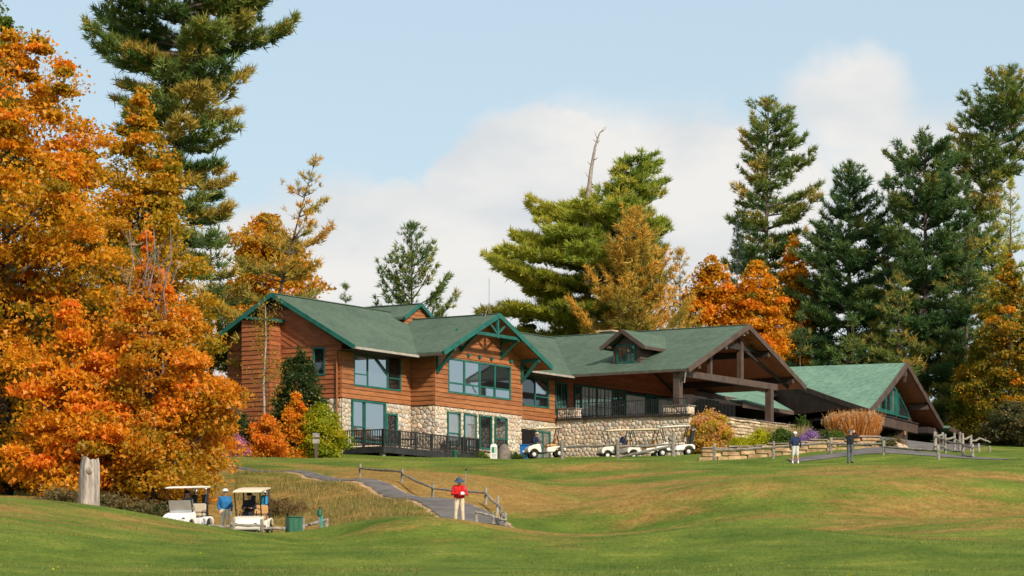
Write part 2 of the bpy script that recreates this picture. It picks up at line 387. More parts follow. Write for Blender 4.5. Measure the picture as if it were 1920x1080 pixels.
# ------------------------------------------------------------------ terrain: one sheet through surveyed points
_cp = []
def cp(X, Y, D): p = at(X, Y, D); _cp.append((p.x, p.y, p.z))
for a in [(0, 936, 110), (120, 946, 110), (200, 957, 112), (400, 989, 115), (500, 1003, 116), (560, 1012, 117), (615, 1019, 116),
          (340, 993, 128), (425, 994, 126), (470, 996, 126), (552, 1007, 121.5), (595, 1003, 122.5), (163, 946, 132), (100, 935, 145), (300, 940, 142), (20, 930, 150),
          (480, 960, 133), (560, 950, 134), (640, 985, 121), (620, 935, 138), (520, 915, 143), (430, 905, 148),
          (700, 1026, 110), (700, 980, 117.5), (760, 976, 117), (800, 974, 117), (860, 974, 117), (900, 976, 117), (950, 981, 117), (800, 975.5, 120.5), (900, 977, 120.5), (1000, 995, 116), (1100, 1003, 115), (860, 975, 122), (920, 973, 124.5), (800, 1022, 110), (900, 1024, 110), (650, 999, 117),
          (830, 945, 131), (700, 910, 141), (560, 889, 151), (480, 878, 157), (400, 872, 162), (780, 968, 124),
          (640, 858, 186), (540, 868, 168), (750, 862, 183), (850, 864, 186), (1000, 865, 188), (1150, 863, 192), (1300, 860, 188), (1400, 859, 184),
          (1480, 867, 174), (1594, 869, 174), (1700, 872, 173), (1850, 862, 178), (1920, 868, 172), (1800, 846, 195), (1900, 848, 198),
          (760, 885, 162), (900, 905, 150), (900, 930, 138), (1000, 890, 165), (1010, 925, 143), (1000, 960, 130), (1100, 945, 138), (1120, 985, 118), (1200, 950, 132), (1200, 900, 158),
          (1320, 905, 152), (1320, 940, 134), (1320, 972, 121), (1160, 1015, 108), (1420, 900, 155), (1500, 935, 136), (1500, 1000, 109), (1700, 905, 148), (1800, 950, 130), (1800, 1000, 108), (1920, 945, 131), (1920, 905, 148), (1650, 960, 125), (1400, 1020, 102),
          (1300, 1052, 86), (700, 1060, 84), (300, 1030, 95), (100, 1000, 93), (100, 1060, 76), (1800, 1062, 81), (960, 1078, 71), (1500, 1070, 76),
          (640, 852, 193), (860, 862, 196), (1021, 861, 203), (1200, 859, 205), (560, 862, 190), (450, 862, 190), (1725, 837, 235), (1800, 841, 225), (1660, 850, 200), (1640, 838, 218), (1600, 830, 216), (1690, 838, 226), (1560, 816, 213), (1620, 834, 230), (1670, 838, 243), (1390, 838, 193), (1500, 836, 193), (1600, 842, 193)]:
    cp(*a)
for x, y, z in [(0, 0, -1.7), (-20, 0, -1.6), (20, 0, -1.6), (0, 25, -1.0), (-15, 25, -.8), (15, 25, -.9), (0, 50, 0.55), (-25, 50, 0.9), (25, 50, 0.6),
                (-60, 60, 2.5), (60, 60, 1.8), (-60, 110, 6), (60, 110, 4.5), (-60, 150, 8), (-40, 150, 7.6), (-60, 190, 11.5), (60, 150, 8), (60, 190, 11.5),
                (-30, 215, 12.6), (-12, 230, 13), (5, 235, 13.4), (20, 240, 13.8), (45, 235, 15.0), (60, 235, 15.0), (-60, 240, 13.5),
                (-60, 300, 15), (0, 300, 15), (60, 300, 15.5), (-70, 400, 17), (70, 400, 17), (0, 400, 17), (11, 211, 12.9), (2.6, 215, 13.05), (10, 202, 12.3), (-9, 198, 12.1), (3, 206, 12.3),
                (17, 203, 12.9), (21, 203, 13.1), (17.5, 212, 14.3), (20, 213, 14.4), (20, 224, 14.2)]:
    _cp.append((x, y, z))
_cp = np.array(_cp)
_S = 100.0
def _phi(r2): return 0.5*r2*np.log(r2+1e-12)
def _solve():
    P = _cp[:, :2]/_S; n = len(P)
    d2 = ((P[:, None]-P[None])**2).sum(-1)
    K = _phi(d2)+np.eye(n)*2e-4
    Q = np.hstack([np.ones((n, 1)), P])
    A = np.block([[K, Q], [Q.T, np.zeros((3, 3))]])
    return np.linalg.solve(A, np.concatenate([_cp[:, 2], np.zeros(3)]))
_w = _solve()
def _field(x, y):
    q = np.stack([x, y], -1)/_S; P = _cp[:, :2]/_S
    d2 = ((q[:, None]-P[None])**2).sum(-1)
    return _phi(d2)@_w[:len(P)]+_w[len(P)]+q@_w[len(P)+1:]
_rng = np.random.default_rng(5)
_wav = [(_rng.uniform(.1, .75), _rng.uniform(0, 6.28), _rng.uniform(0, 6.28)) for _ in range(16)]
def _bumps(x, y):
    z = np.zeros_like(x)
    for k, a, p in _wav: z += 0.028/(0.35+k)*np.sin(k*(x*math.cos(a)+y*math.sin(a))+p)
    return z
_gx = np.concatenate([-np.geomspace(2500, 62, 22), np.arange(-60, 60.01, 0.6), np.geomspace(62, 2500, 22)])
_gy = np.concatenate([-np.geomspace(2500, 6, 16), np.arange(-4, 60, 2.0), np.arange(60, 240.01, 0.6), np.geomspace(242, 4000, 34)])
_mounds = [(1480, 128.5, 10, 4.5, 1.15), (1850, 131, 8, 5, .8), (870, 121.5, 4.2, 3.4, -.30), (1600, 88, 14, 4, .35), (1120, 124, 4.5, 5, -.8), (1400, 139, 9, 4, -.6), (1780, 113, 8, 5, .6), (1290, 143, 7, 5, -.6), (1760, 148, 8, 5, .7), (1050, 137, 4, 4, -.4),
           (250, 99, 9, 6, .35), (900, 104, 14, 4, -.45), (1300, 100, 9, 5, .45), (1000, 90, 12, 4, .25), (700, 92, 9, 4, -.3), (720, 115.5, 3.5, 2.0, .12), (1650, 137, 6, 4, -.55), (1600, 160, 9, 4, .45), (1150, 165, 9, 4, .45), (850, 168, 8, 4, .4), (1480, 112, 7, 4, -.5), (1900, 128, 5, 5, -.5), (1250, 178, 9, 3.5, -.3)]
def _make_grid():
    XX, YY = np.meshgrid(_gx, _gy)
    cx = np.clip(XX, -70, 70); cy = np.clip(YY, -5, 400)
    Z = np.concatenate([_field(a, b) for a, b in zip(np.array_split(cx.ravel(), 40), np.array_split(cy.ravel(), 40))]).reshape(XX.shape)
    Z += _bumps(cx, cy)*np.clip((cy-50)/20, 0, 1)
    for X, D, rx, ry, a in _mounds:
        mx = (X-960)/FPX*D; Z += a*np.exp(-((cx-mx)/rx)**2-((cy-D)/ry)**2)
    return XX, YY, Z
_GX, _GY, _GZ = _make_grid()
def gz(x, y):
    i = int(np.clip(np.searchsorted(_gx, x)-1, 0, len(_gx)-2)); j = int(np.clip(np.searchsorted(_gy, y)-1, 0, len(_gy)-2))
    u = (x-_gx[i])/(_gx[i+1]-_gx[i]); v = (y-_gy[j])/(_gy[j+1]-_gy[j])
    return float((1-v)*((1-u)*_GZ[j, i]+u*_GZ[j, i+1])+v*((1-u)*_GZ[j+1, i]+u*_GZ[j+1, i+1]))
def gzs(xs, ys):
    i = np.clip(np.searchsorted(_gx, xs)-1, 0, len(_gx)-2); j = np.clip(np.searchsorted(_gy, ys)-1, 0, len(_gy)-2)
    u = (xs-_gx[i])/(_gx[i+1]-_gx[i]); v = (ys-_gy[j])/(_gy[j+1]-_gy[j])
    return (1-v)*((1-u)*_GZ[j, i]+u*_GZ[j, i+1])+v*((1-u)*_GZ[j+1, i]+u*_GZ[j+1, i+1])
def gp(X, D, dz=0.0):
    x = (X-960)/FPX*D; return Vector((x, D, gz(x, D)+dz))

def grass_material():
    m = bpy.data.materials.new('grass'); m.use_nodes = True
    nt = m.node_tree; N = nt.nodes; L = nt.links; b = N['Principled BSDF']
    b.inputs['Roughness'].default_value = 0.95; b.inputs['Specular IOR Level'].default_value = 0.1
    tc = N.new('ShaderNodeTexCoord')
    def noise(sc, det=5, rough=.55, vec=None):
        n = N.new('ShaderNodeTexNoise'); n.inputs['Scale'].default_value = sc; n.inputs['Detail'].default_value = det; n.inputs['Roughness'].default_value = rough
        L.new(vec or tc.outputs['Object'], n.inputs['Vector']); return n.outputs['Fac']
    def ramp(fac, stops):
        r = N.new('ShaderNodeValToRGB'); L.new(fac, r.inputs['Fac']); e = r.color_ramp.elements
        e[0].position = stops[0][0]; e[0].color = (*stops[0][1], 1); e[1].position = stops[-1][0]; e[1].color = (*stops[-1][1], 1)
        for p, c in stops[1:-1]: q = e.new(p); q.color = (*c, 1)
        return r.outputs[0]
    def mix(f, a, c):
        n = N.new('ShaderNodeMix'); n.data_type = 'RGBA'
        if hasattr(f, 'is_output'): L.new(f, n.inputs[0])
        else: n.inputs[0].default_value = f
        L.new(a, n.inputs[6]); L.new(c, n.inputs[7]); return n.outputs[2]
    green = ramp(noise(0.35, 6, .6), [(0.3, (0.055, 0.102, 0.011)), (0.55, (0.125, 0.172, 0.022)), (0.75, (0.235, 0.245, 0.042))])
    brown = ramp(noise(1.6, 6, .65), [(0.3, (0.22, 0.105, 0.032)), (0.55, (0.34, 0.19, 0.056)), (0.8, (0.40, 0.28, 0.095))])
    st = N.new('ShaderNodeVectorMath'); st.operation = 'MULTIPLY'; L.new(tc.outputs['Object'], st.inputs[0]); st.inputs[1].default_value = (0.55, 1.0, 1.0)
    att = N.new('ShaderNodeAttribute'); att.attribute_name = 'dry'
    dn = N.new('ShaderNodeMath'); dn.operation = 'ADD'; L.new(noise(0.24, 9, .70, st.outputs[0]), dn.inputs[0]); L.new(att.outputs['Fac'], dn.inputs[1])
    fac = N.new('ShaderNodeMapRange'); fac.interpolation_type = 'SMOOTHSTEP'; L.new(dn.outputs[0], fac.inputs['Value'])
    fac.inputs['From Min'].default_value = 0.485; fac.inputs['From Max'].default_value = 0.70; fac.inputs['To Max'].default_value = 0.85
    c = mix(fac.outputs[0], green, brown)
    fine = ramp(noise(7, 8, .82), [(0.32, (0.45, 0.47, 0.42)), (0.5, (1, 1, 1)), (0.68, (1.5, 1.45, 1.4))])
    mu = N.new('ShaderNodeMix'); mu.data_type = 'RGBA'; mu.blend_type = 'MULTIPLY'; mu.inputs[0].default_value = 1
    L.new(c, mu.inputs[6]); L.new(fine, mu.inputs[7]); L.new(mu.outputs[2], b.inputs['Base Color'])
    bp = N.new('ShaderNodeBump'); bp.inputs['Strength'].default_value = 0.8; bp.inputs['Distance'].default_value = 0.16
    L.new(noise(5, 6, .7), bp.inputs['Height']); L.new(bp.outputs[0], b.inputs['Normal'])
    MATS['grass'] = m
grass_material()
# where the turf is dry or unmown: a property of the ground that is painted by place
_dry_spots = []
for X, Y, D, r, a in [(760, 885, 165, 16, .12), (620, 930, 140, 12, .22), (500, 960, 132, 8, .22), (700, 925, 137, 8, .2), (1000, 890, 165, 14, .04), (1500, 930, 138, 13, .08), (1850, 900, 150, 10, .02),
                      (150, 960, 105, 14, .07), (960, 990, 117, 5, .1), (1100, 975, 124, 7, -.14), (700, 1060, 86, 26, -.12), (1300, 1055, 86, 24, -.08), (1500, 880, 170, 14, -.06), (1700, 1000, 108, 12, .06), (1000, 935, 140, 6, -.12), (1100, 863, 192, 14, -.12), (1850, 860, 180, 10, -.1), (1250, 965, 124, 6, .1), (800, 1000, 114, 9, -.1), (120, 985, 98, 11, .14), (420, 1015, 105, 9, .05), (1750, 975, 118, 9, .13), (1500, 1010, 104, 8, .12), (1350, 890, 160, 9, .07), (1000, 880, 172, 12, -.10), (1250, 872, 180, 14, -.08), (1620, 885, 165, 10, -.05), (1300, 935, 136, 5, .1), (980, 985, 117, 3, .14), (650, 1005, 115, 4, .1), (1150, 880, 172, 10, .02), (1620, 905, 150, 8, .08), (1000, 1068, 80, 10, -.1)]:
    p = at(X, Y, D); _dry_spots.append((p.x, p.y, r, a))
def build_ground():
    ny, nx = _GX.shape
    V = np.stack([_GX.ravel(), _GY.ravel(), _GZ.ravel()], -1)
    idx = np.arange(nx*ny).reshape(ny, nx)
    F = np.stack([idx[:-1, :-1].ravel(), idx[:-1, 1:].ravel(), idx[1:, 1:].ravel(), idx[1:, :-1].ravel()], -1)
    me = np_mesh('ground', V, F)
    dry = np.zeros(len(V))
    for x, y, r, a in _dry_spots: dry += a*(.85 if a > 0 else 1)*np.exp(-((V[:, 0]-x)**2/(r*1.2)**2+(V[:, 1]-y)**2/r**2))
    at_ = me.attributes.new('dry', 'FLOAT', 'POINT'); at_.data.foreach_set('value', dry.astype(np.float32))
    me.polygons.foreach_set('use_smooth', np.ones(len(F), bool))
    me.materials.append(MATS['grass'])
    o = bpy.data.objects.new('ground', me); COL.objects.link(o); tag(o, kind='structure'); return o
def np_mesh(name, V, F):
    me = bpy.data.meshes.new(name); n = F.shape[1]
    me.vertices.add(len(V)); me.vertices.foreach_set('co', np.ascontiguousarray(V, np.float32).ravel())
    me.loops.add(F.size); me.loops.foreach_set('vertex_index', np.ascontiguousarray(F, np.int32).ravel())
    me.polygons.add(len(F)); me.polygons.foreach_set('loop_start', np.arange(0, F.size, n, dtype=np.int32))
    me.update(calc_edges=True)
    return me
build_ground()

def strip(name, pts, material, lift=0.035, n_across=6, seg=0.5):
    """a path that lies on the ground: pts = (x, y, halfwidth)"""
    P = [Vector((p[0], p[1])) for p in pts]; w = [p[2] for p in pts]
    # dense Catmull-Rom centreline
    cl = []
    for i in range(len(P)-1):
        p0, p1, p2, p3 = P[max(i-1, 0)], P[i], P[i+1], P[min(i+2, len(P)-1)]
        k = max(2, int((p2-p1).length/seg))
        for q in range(k):
            t = q/k
            c = 0.5*((2*p1)+(p2-p0)*t+(2*p0-5*p1+4*p2-p3)*t*t+(3*p1-p0-3*p2+p3)*t**3)
            cl.append((c, w[i]+(w[i+1]-w[i])*t))
    cl.append((P[-1], w[-1]))
    rr = random.Random(3); m = MB(); n = n_across
    for i, (c, hw) in enumerate(cl):
        d = (cl[min(i+1, len(cl)-1)][0]-cl[max(i-1, 0)][0]).normalized(); s = Vector((d.y, -d.x))
        jl, jr = rr.uniform(-.09, .09), rr.uniform(-.09, .09)
        for k in range(n+1):
            t = k/n*2-1
            q = c+s*(t*hw+(jl if k == 0 else jr if k == n else 0))
            m.v.append((q.x, q.y, gz(q.x, q.y)+(lift if 0 < k < n else lift-0.03)))
    for i in range(len(cl)-1):
        for k in range(n):
            a = i*(n+1)+k; m.f.append((a, a+1, a+n+2, a+n+1))
    o = m.build(name, material, smooth='full', kind='structure')
    return o
def sp(X, D, w): return ((X-960)/FPX*D, D, w)
mat('path_edge', (0.30, 0.19, 0.095), (0.40, 0.265, 0.14), 1.2, 0.95, 0.4, 30)
_pp = [(300, 168, .36), (420, 160, .36), (500, 156, .36), (570, 150.5, .38), (640, 145.5, .42), (710, 140, .52), (778, 134.5, .72), (832, 130, .95), (870, 126.8, 1.2), (890, 124, 1.35), (896, 121.3, 1.35), (888, 119.2, 1.2)]
strip('path_verge', [sp(X, D, w+0.2) for X, D, w in _pp], 'path_edge', 0.03)
strip('cart_path', [sp(X, D, w) for X, D, w in _pp], 'asphalt', 0.075)
_pd = [(1480, 181, 1.0), (1560, 181.5, 1.3), (1660, 184, 1.8), (1700, 192, 2.4), (1722, 202, 2.7), (1738, 214, 3.2), (1738, 228, 4.0), (1720, 242, 5)]
strip('driveway', [sp(X, D, w) for X, D, w in _pd], 'asphalt', 0.06)
strip('driveway', [sp(1640, 182.5, 1.4), sp(1720, 181.5, 1.5), sp(1800, 180, 1.4), sp(1900, 178, 1.3)], 'asphalt', 0.055)
# ------------------------------------------------------------------ the clubhouse (local axes: x along the front, y to the back)
TH = math.atan(1.6)
LZ = 12.0
P0 = Vector(((815-960)/FPX*200, 200.0, 0))
lodge = empty('clubhouse', (P0.x, P0.y, LZ), TH, 'rambling orange-brown wooden clubhouse with green shingle roofs and a stone base', 'building')
def lod2w(a, b): return Vector((P0.x+a*math.cos(TH)-b*math.sin(TH), P0.y+a*math.sin(TH)+b*math.cos(TH)))
LB = dict(parent=lodge, dz=-LZ)
def lp(X, Y, D):       # photograph point at a distance, in clubhouse axes
    p = at(X, Y, D); d = Vector((p.x-P0.x, p.y-P0.y)); return (d.x*math.cos(TH)+d.y*math.sin(TH), -d.x*math.sin(TH)+d.y*math.cos(TH), p.z)
rnd = random.Random(11)

def front(b): return lambda s, t, n: (s, b-n, t)          # plane facing the -y side
def left(a): return lambda s, t, n: (a-n, s, t)           # plane facing the -x side

def planks(parent, poly, mp, material, h=0.285, ang=0.0, openings=(), dz=-LZ, name='plank', thick=0.02, tilt=0.050):
    ca, sa = math.cos(ang), math.sin(ang)
    rot = [(x*ca+y*sa, -x*sa+y*ca) for x, y in poly]
    t0 = min(p[1] for p in rot); t1 = max(p[1] for p in rot); k = 0; out = []
    while t0+k*h < t1-0.02:
        lo, hi = t0+k*h, min(t0+(k+1)*h, t1); k += 1
        pc = clip(clip(rot, 0, -1, -lo), 0, 1, hi)
        if area(pc) < 0.004: continue
        pieces = [pc]
        for (s0, s1, q0, q1) in openings:
            if q1 <= lo+0.01 or q0 >= hi-0.01: continue
            new = []
            for p in pieces:
                for r in (clip(p, 1, 0, s0), clip(p, -1, 0, -s1)):
                    if area(r) > 0.004: new.append(r)
                mid = clip(clip(p, 1, 0, s1), -1, 0, -s0)
                for r in (clip(mid, 0, 1, q0), clip(mid, 0, -1, -q1)):
                    if area(r) > 0.004: new.append(r)
            pieces = new
        # long boards are butt-jointed
        fin = []
        for p in pieces:
            xs = [q[0] for q in p]; w = max(xs)-min(xs)
            if w > 5.5:
                j = min(xs)+w*rnd.uniform(0.3, 0.7)
                fin += [clip(p, 1, 0, j-0.004), clip(p, -1, 0, -(j+0.004))]
            else: fin.append(p)
        for p in fin:
            if len(p) < 3: continue
            f = lambda x, y, n: mp(x*ca-y*sa, x*sa+y*ca, n)
            m = MB()
            jt = rnd.uniform(0, 0.006)
            m.prism(p, lambda x, y: f(x, y, 0.0), lambda x, y: f(x, y, thick+jt+tilt*(1-(y-lo)/h)))
            out.append(m.build(name, material, parent, dz))
    return out

def window(parent, mp, s0, s1, t0, t1, cols, sub=None, material='teal', pane='glass', fw=0.11, mw=0.10, proud=0.07, dz=-LZ, name='window', bars=None):
    """frame with mullions; cols = list of column fractions; sub = height fraction of the transom per column (0 none)"""
    m = MB()
    def fb(a, b, c, d, n0, n1): m.prism([(a, c), (b, c), (b, d), (a, d)], lambda x, y: mp(x, y, n0), lambda x, y: mp(x, y, n1))
    fb(s0-fw, s0, t0-fw, t1+fw, -0.02, proud); fb(s1, s1+fw, t0-fw, t1+fw, -0.02, proud)
    fb(s0, s1, t1, t1+fw, -0.02, proud+0.003); fb(s0, s1, t0-fw, t0, -0.02, proud+0.004)
    tot = sum(cols); x = s0; cells = []
    for i, c in enumerate(cols):
        x1 = x+(s1-s0)*c/tot
        l = x if i == 0 else x+mw/2; r = x1 if i == len(cols)-1 else x1-mw/2
        if i < len(cols)-1: fb(x1-mw/2, x1+mw/2, t0, t1, -0.02, proud-0.012)
        q = (sub[i] if sub else 0)
        if q:
            y = t0+(t1-t0)*q
            fb(l, r, y-mw*.35, y+mw*.35, -0.02, proud-0.02)
            cells += [(l, r, t0, y-mw*.35), (l, r, y+mw*.35, t1)]
        else: cells.append((l, r, t0, t1))
        if bars:
            nx, nyb = bars
            for k in range(1, nx): xx = l+(r-l)*k/nx; fb(xx-.018, xx+.018, t0, t1, 0.0, proud-0.03)
            for k in range(1, nyb): yy = t0+(t1-t0)*k/nyb; fb(l, r, yy-.018, yy+.018, 0.0, proud-0.032)
        x = x1
    w = m.build(name, material, parent, dz)
    for i, (a, b, c, d) in enumerate(cells):
        pm = MB(); tilt = rnd.uniform(-0.010, 0.010)
        pm.prism([(a, c), (b, c), (b, d), (a, d)], lambda x, y: mp(x, y, -0.015), lambda x, y: mp(x, y, 0.012+tilt*(x-a)))
        pm.build('pane', pane[i % len(pane)] if isinstance(pane, (list, tuple)) else pane, w, dz)
    return w

def stones(parent, mp, w0, w1, h0, h1, size=0.36, holes=(), dz=-LZ, seed=1, name='stone', material='stone', depth=0.042, aspect=1.0, limit=60):
    r = random.Random(seed); seeds = []
    ny = max(1, int((h1-h0)/(size*0.86*aspect))); nx = max(1, int((w1-w0)/size))
    for j in range(-1, ny+1):
        for i in range(-1, nx+2):
            seeds.append((w0+(i+0.5*(j % 2)+r.uniform(-.36, .36))*(w1-w0)/nx, h0+(j+.5+r.uniform(-.36, .36))*(h1-h0)/ny))
    cnt = 0; pcs = []
    for i, (x, y) in enumerate(seeds):
        if any(a-0.02 < x < b+0.02 and c-0.02 < y < d+0.02 for a, b, c, d in holes): continue
        p = [(w0, h0), (w1, h0), (w1, h1), (w0, h1)]
        for j, (u, v) in enumerate(seeds):
            if i == j or abs(u-x) > size*3 or abs(v-y) > size*3: continue
            nx_, ny_ = u-x, v-y
            p = clip(p, nx_, ny_, (u*u+v*v-x*x-y*y)/2)
            if len(p) < 3: break
        for a, b, c, d in holes:
            if len(p) < 3: break
            if not any(a < q[0] < b and c < q[1] < d for q in p) and not (a-size < x < b+size and c-size < y < d+size): continue
            if x < a and c-.1 < y < d+.1: p = clip(p, 1, 0, a)
            elif x > b and c-.1 < y < d+.1: p = clip(p, -1, 0, -b)
            elif y < c and a-.1 < x < b+.1: p = clip(p, 0, 1, c)
            elif y > d and a-.1 < x < b+.1: p = clip(p, 0, -1, -d)
            else:
                p = clip(p, 1, 0, a) if x < a else clip(p, -1, 0, -b)
        # drop doubled corners
        q = []
        for pt in p:
            if not q or (abs(pt[0]-q[-1][0])+abs(pt[1]-q[-1][1])) > 0.02: q.append(pt)
        p = q
        if len(p) < 3 or area(p) < 0.012: continue
        cx = sum(k[0] for k in p)/len(p); cy = sum(k[1] for k in p)/len(p)
        R = math.sqrt(area(p)/math.pi); g = 1-0.013/R
        dp = depth*r.uniform(.65, 1.25); n = len(p); m = MB()
        # rounder outline: split every edge
        rp = []
        for k in range(n):
            a, b = p[k], p[(k+1) % n]
            rp += [(a[0]*.87+b[0]*.13, a[1]*.87+b[1]*.13), (a[0]*.13+b[0]*.87, a[1]*.13+b[1]*.87)]
        n = len(rp)
        for sc, de in ((g, 0.0), (g*0.97, dp*.55), (g*0.78, dp*0.95)):
            m.v += [mp(cx+(k[0]-cx)*sc, cy+(k[1]-cy)*sc, de) for k in rp]
        m.v.append(mp(cx, cy, dp*1.02)); c = len(m.v)-1
        for a in range(n):
            b = (a+1) % n
            m.f += [(a, b, n+b, n+a), (n+a, n+b, 2*n+b, 2*n+a), (2*n+a, 2*n+b, c)]
        pcs.append((area(p), m, r.choice(['stone', 'stone', 'stone_pink', 'stone_pink', 'stone_grey', 'stone', 'stone_grey', 'stone_dark'] if material == 'stone' else [material])))
    pcs.sort(key=lambda q: -q[0])
    for a_, m, mt in pcs[:limit]: m.build(name, mt, parent, dz, smooth='full')
    if pcs[limit:]:
        for mt in ('stone', 'stone_grey'):
            j = MB()
            for k_, (a_, m, _) in enumerate(pcs[limit:]):
                if k_ % 2 == (mt == 'stone'): j.add(m.v, m.f)
            if j.v: j.build('small_stones', mt, parent, dz, smooth='full', kind='stuff')
    return len(pcs)

def roof_slope(name, pts, thick=0.16, material='shingle', parent=lodge, dz=-LZ):
    """pts: coplanar outline on the roof surface; slab hangs below"""
    m = MB(); n = len(pts)
    m.add([tuple(p) for p in pts]+[(p[0], p[1], p[2]-thick) for p in pts], [tuple(range(n)), tuple(reversed(range(n, 2*n)))]+[(i, n+i, n+(i+1) % n, (i+1) % n) for i in range(n)])
    return m.build(name, material, parent, dz)

# --- cores of the walls
def core(name, material, *box):
    m = MB(); m.box(*box); return m.build(name, material, **LB)
B1 = 1.79
stone_left = core('stone_wall', 'mortar', -7.40, 0.08, B1+0.02, 10.3, 11.2, 15.40)
wall_left = core('wall', 'siding_core', -7.44, 0.04, B1+0.02, 10.4, 15.40, 18.5)
stone_gable = core('stone_wall', 'mortar', 0.06, 10.15, 0.02, 6.0, 11.4, 15.34)
wall_gable = core('wall', 'siding_core', 0.03, 10.17, 0.02, 6.0, 15.34, 18.5)
BR = 1.6
stone_rec = core('stone_wall', 'mortar', 10.2, 17.4, BR+0.02, 6.4, 11.8, 15.35)
wall_rec = core('wall', 'siding_core', 10.2, 16.9, BR+0.01, 6.4, 15.35, 18.6)

# --- left block, front
fl = front(B1)
up_open = (-6.14, -1.24, 16.30, 18.25)
planks(wall_left, [(-7.5, 15.42), (0.02, 15.42), (0.02, 18.62), (-7.5, 18.62)], fl, 'siding', openings=[(up_open[0]-.1, up_open[1]+.1, up_open[2]-.1, up_open[3]+.1)])
window(lodge, fl, *up_open, [1.25, 1.95, 1.2], [0.33, 0, 0.33], pane=['glass', 'glass', 'glass', 'glass_dark', 'glass_dark'])
lw = (-6.37, -2.95, 12.95, 15.30)
window(lodge, fl, lw[0], lw[1], lw[2], lw[3]-.04, [1.25, 2.1], [0.34, 0], proud=0.12)
dw = window(lodge, fl, -2.70, -1.68, 12.95, 14.66, [1], material='teal', pane='glass_dark', proud=0.12, name='door')
stones(stone_left, front(B1), -7.46, 0.0, 11.6, 15.38, 0.30, [(lw[0]-.12, lw[1]+.12, 12.6, 15.5), (-2.83, -1.55, 12.6, 14.8)], seed=3, limit=70)
# jog (side of the gable block)
planks(wall_left, [(0.02, 15.40), (B1-.02, 15.40), (B1-.02, 18.6), (0.02, 18.6)], left(0.0), 'siding')
stones(stone_left, left(0.03), 0.02, B1-.02, 11.8, 15.36, 0.30, seed=4, limit=45)
# --- gable end on the left: level boards below, raking boards above
GE = left(-7.5)
g_open = (3.05, 3.75, 16.9, 18.4)
planks(wall_left, [(B1, 15.42), (10.3, 15.42), (10.3, 18.60), (B1, 18.60)], GE, 'siding_red', openings=[(g_open[0]-.1, g_open[1]+.1, g_open[2]-.1, g_open[3]+.1)])
window(lodge, GE, *g_open, [1], None, pane='glass_dark')
RA = math.atan2(21.85-18.4, 6.0)
planks(wall_left, [(B1-.1, 18.62), (6.5, 18.62), (6.5, 21.50), (6.2, 21.35)], GE, 'siding_red', ang=RA, h=0.30)
planks(wall_left, [(6.5, 18.62), (11.3, 18.62), (6.8, 21.35), (6.5, 21.5)], GE, 'siding_red', ang=-RA, h=0.30)
m = MB(); m.prism([(1.0, 18.6), (12, 18.6), (6.5, 21.75)], lambda x, y: (-7.46, x, y), lambda x, y: (0.5, x, y)); m.build('gable_wall', 'siding_core', **LB)
stones(stone_left, GE, B1, 6.2, 11.9, 15.38, 0.36, seed=9, limit=30)
m = MB()
for k in range(8):
    hz = 20.95+k*0.085; wd = (21.62-hz)/RA*1.05
    m.prism([(6.5-wd, hz), (6.5+wd, hz), (6.5+wd, hz+.03), (6.5-wd, hz+.03)], lambda x, y: (-7.57, x, y), lambda x, y: (-7.64, x, y-.05))
m.build('louvre', 'brown_paint', **LB)
# chimney chase clad in boards, with its own little roof
ch = core('chimney_chase', 'siding_core', -8.65, -7.5, 6.3, 8.3, 11.6, 20.15)
planks(ch, [(6.25, 11.6), (8.35, 11.6), (8.35, 20.3), (6.25, 20.15)], left(-8.65), 'siding_red')
planks(ch, [(-8.7, 11.6), (-7.5, 11.6), (-7.5, 20.15), (-8.7, 20.15)], front(6.3), 'siding_red')
roof_slope('chase_roof', [(-8.85, 8.42, 20.58), (-7.2, 8.42, 20.58), (-7.2, 6.0, 20.28), (-8.85, 6.0, 20.28)], .1)
m = MB(); m.box(-8.88, -7.3, 5.93, 5.99, 20.10, 20.28); m.build('fascia', 'teal', **LB)
m = MB(); m.bar((-8.88, 5.95, 20.19), (-8.88, 8.42, 20.50), .06, .16); m.build('fascia', 'teal', **LB)
# corner board and downpipe
m = MB(); m.tube([(-7.62, B1+0.25, 18.3), (-7.62, B1+0.25, 12.3)], 0.055, 8); m.build('downpipe', 'siding', **LB)

# --- front gable facade
fg = front(0.0)
gw = (1.57, 8.70, 16.34, 18.30)
planks(wall_gable, [(-.03, 15.36), (10.22, 15.36), (10.22, 18.85), (-.03, 18.85)], fg, 'siding', openings=[(gw[0]-.1, gw[1]+.1, gw[2]-.1, gw[3]+.1)])
m = MB(); m.prism([(.3, 18.5), (9.9, 18.5), (9.9, 18.75), (5.1, 21.05), (.3, 18.75)], lambda x, y: (x, -.02, y), lambda x, y: (x, 1.5, y)); m.build('gable_wall', 'siding_core', **LB)
planks(wall_gable, [(0.1, 18.93), (10.1, 18.93), (5.1, 21.15)], front(-0.02), 'siding', h=0.29)
m = MB(); m.box(0, 10.2, -.10, 0.0, 18.83, 18.93); m.build('trim_board', 'siding', **LB)
window(lodge, fg, *gw, [1, 1, 1, 1], [0.27]*4, pane=['glass', 'glass', 'glass', 'glass', 'glass', 'glass_dark', 'glass', 'glass_dark'], mw=0.15)
sw = [(1.39, 2.85, 13.10), (3.28, 4.71, 13.05), (5.08, 6.53, 13.02), (6.91, 8.38, 13.0)]
for i, (a, b, c) in enumerate(sw):
    window(lodge, fg, a+.08, b-.08, c, 14.97, [1], [0.34 if i in (0, 3) else 0], pane=['glass_curtain', 'glass_curtain'] if i < 2 else ['glass_dark', 'glass'], fw=0.08, proud=0.10)
stones(stone_gable, fg, 0.0, 10.17, 11.9, 15.32, 0.30, [(a-.02, b+.02, c-.14, 15.08) for a, b, c in sw], seed=5, limit=120)
m = MB(); m.box(1.2, 8.6, -.16, 0.0, 12.80, 12.90); m.build('sill', 'flagstone', **LB)
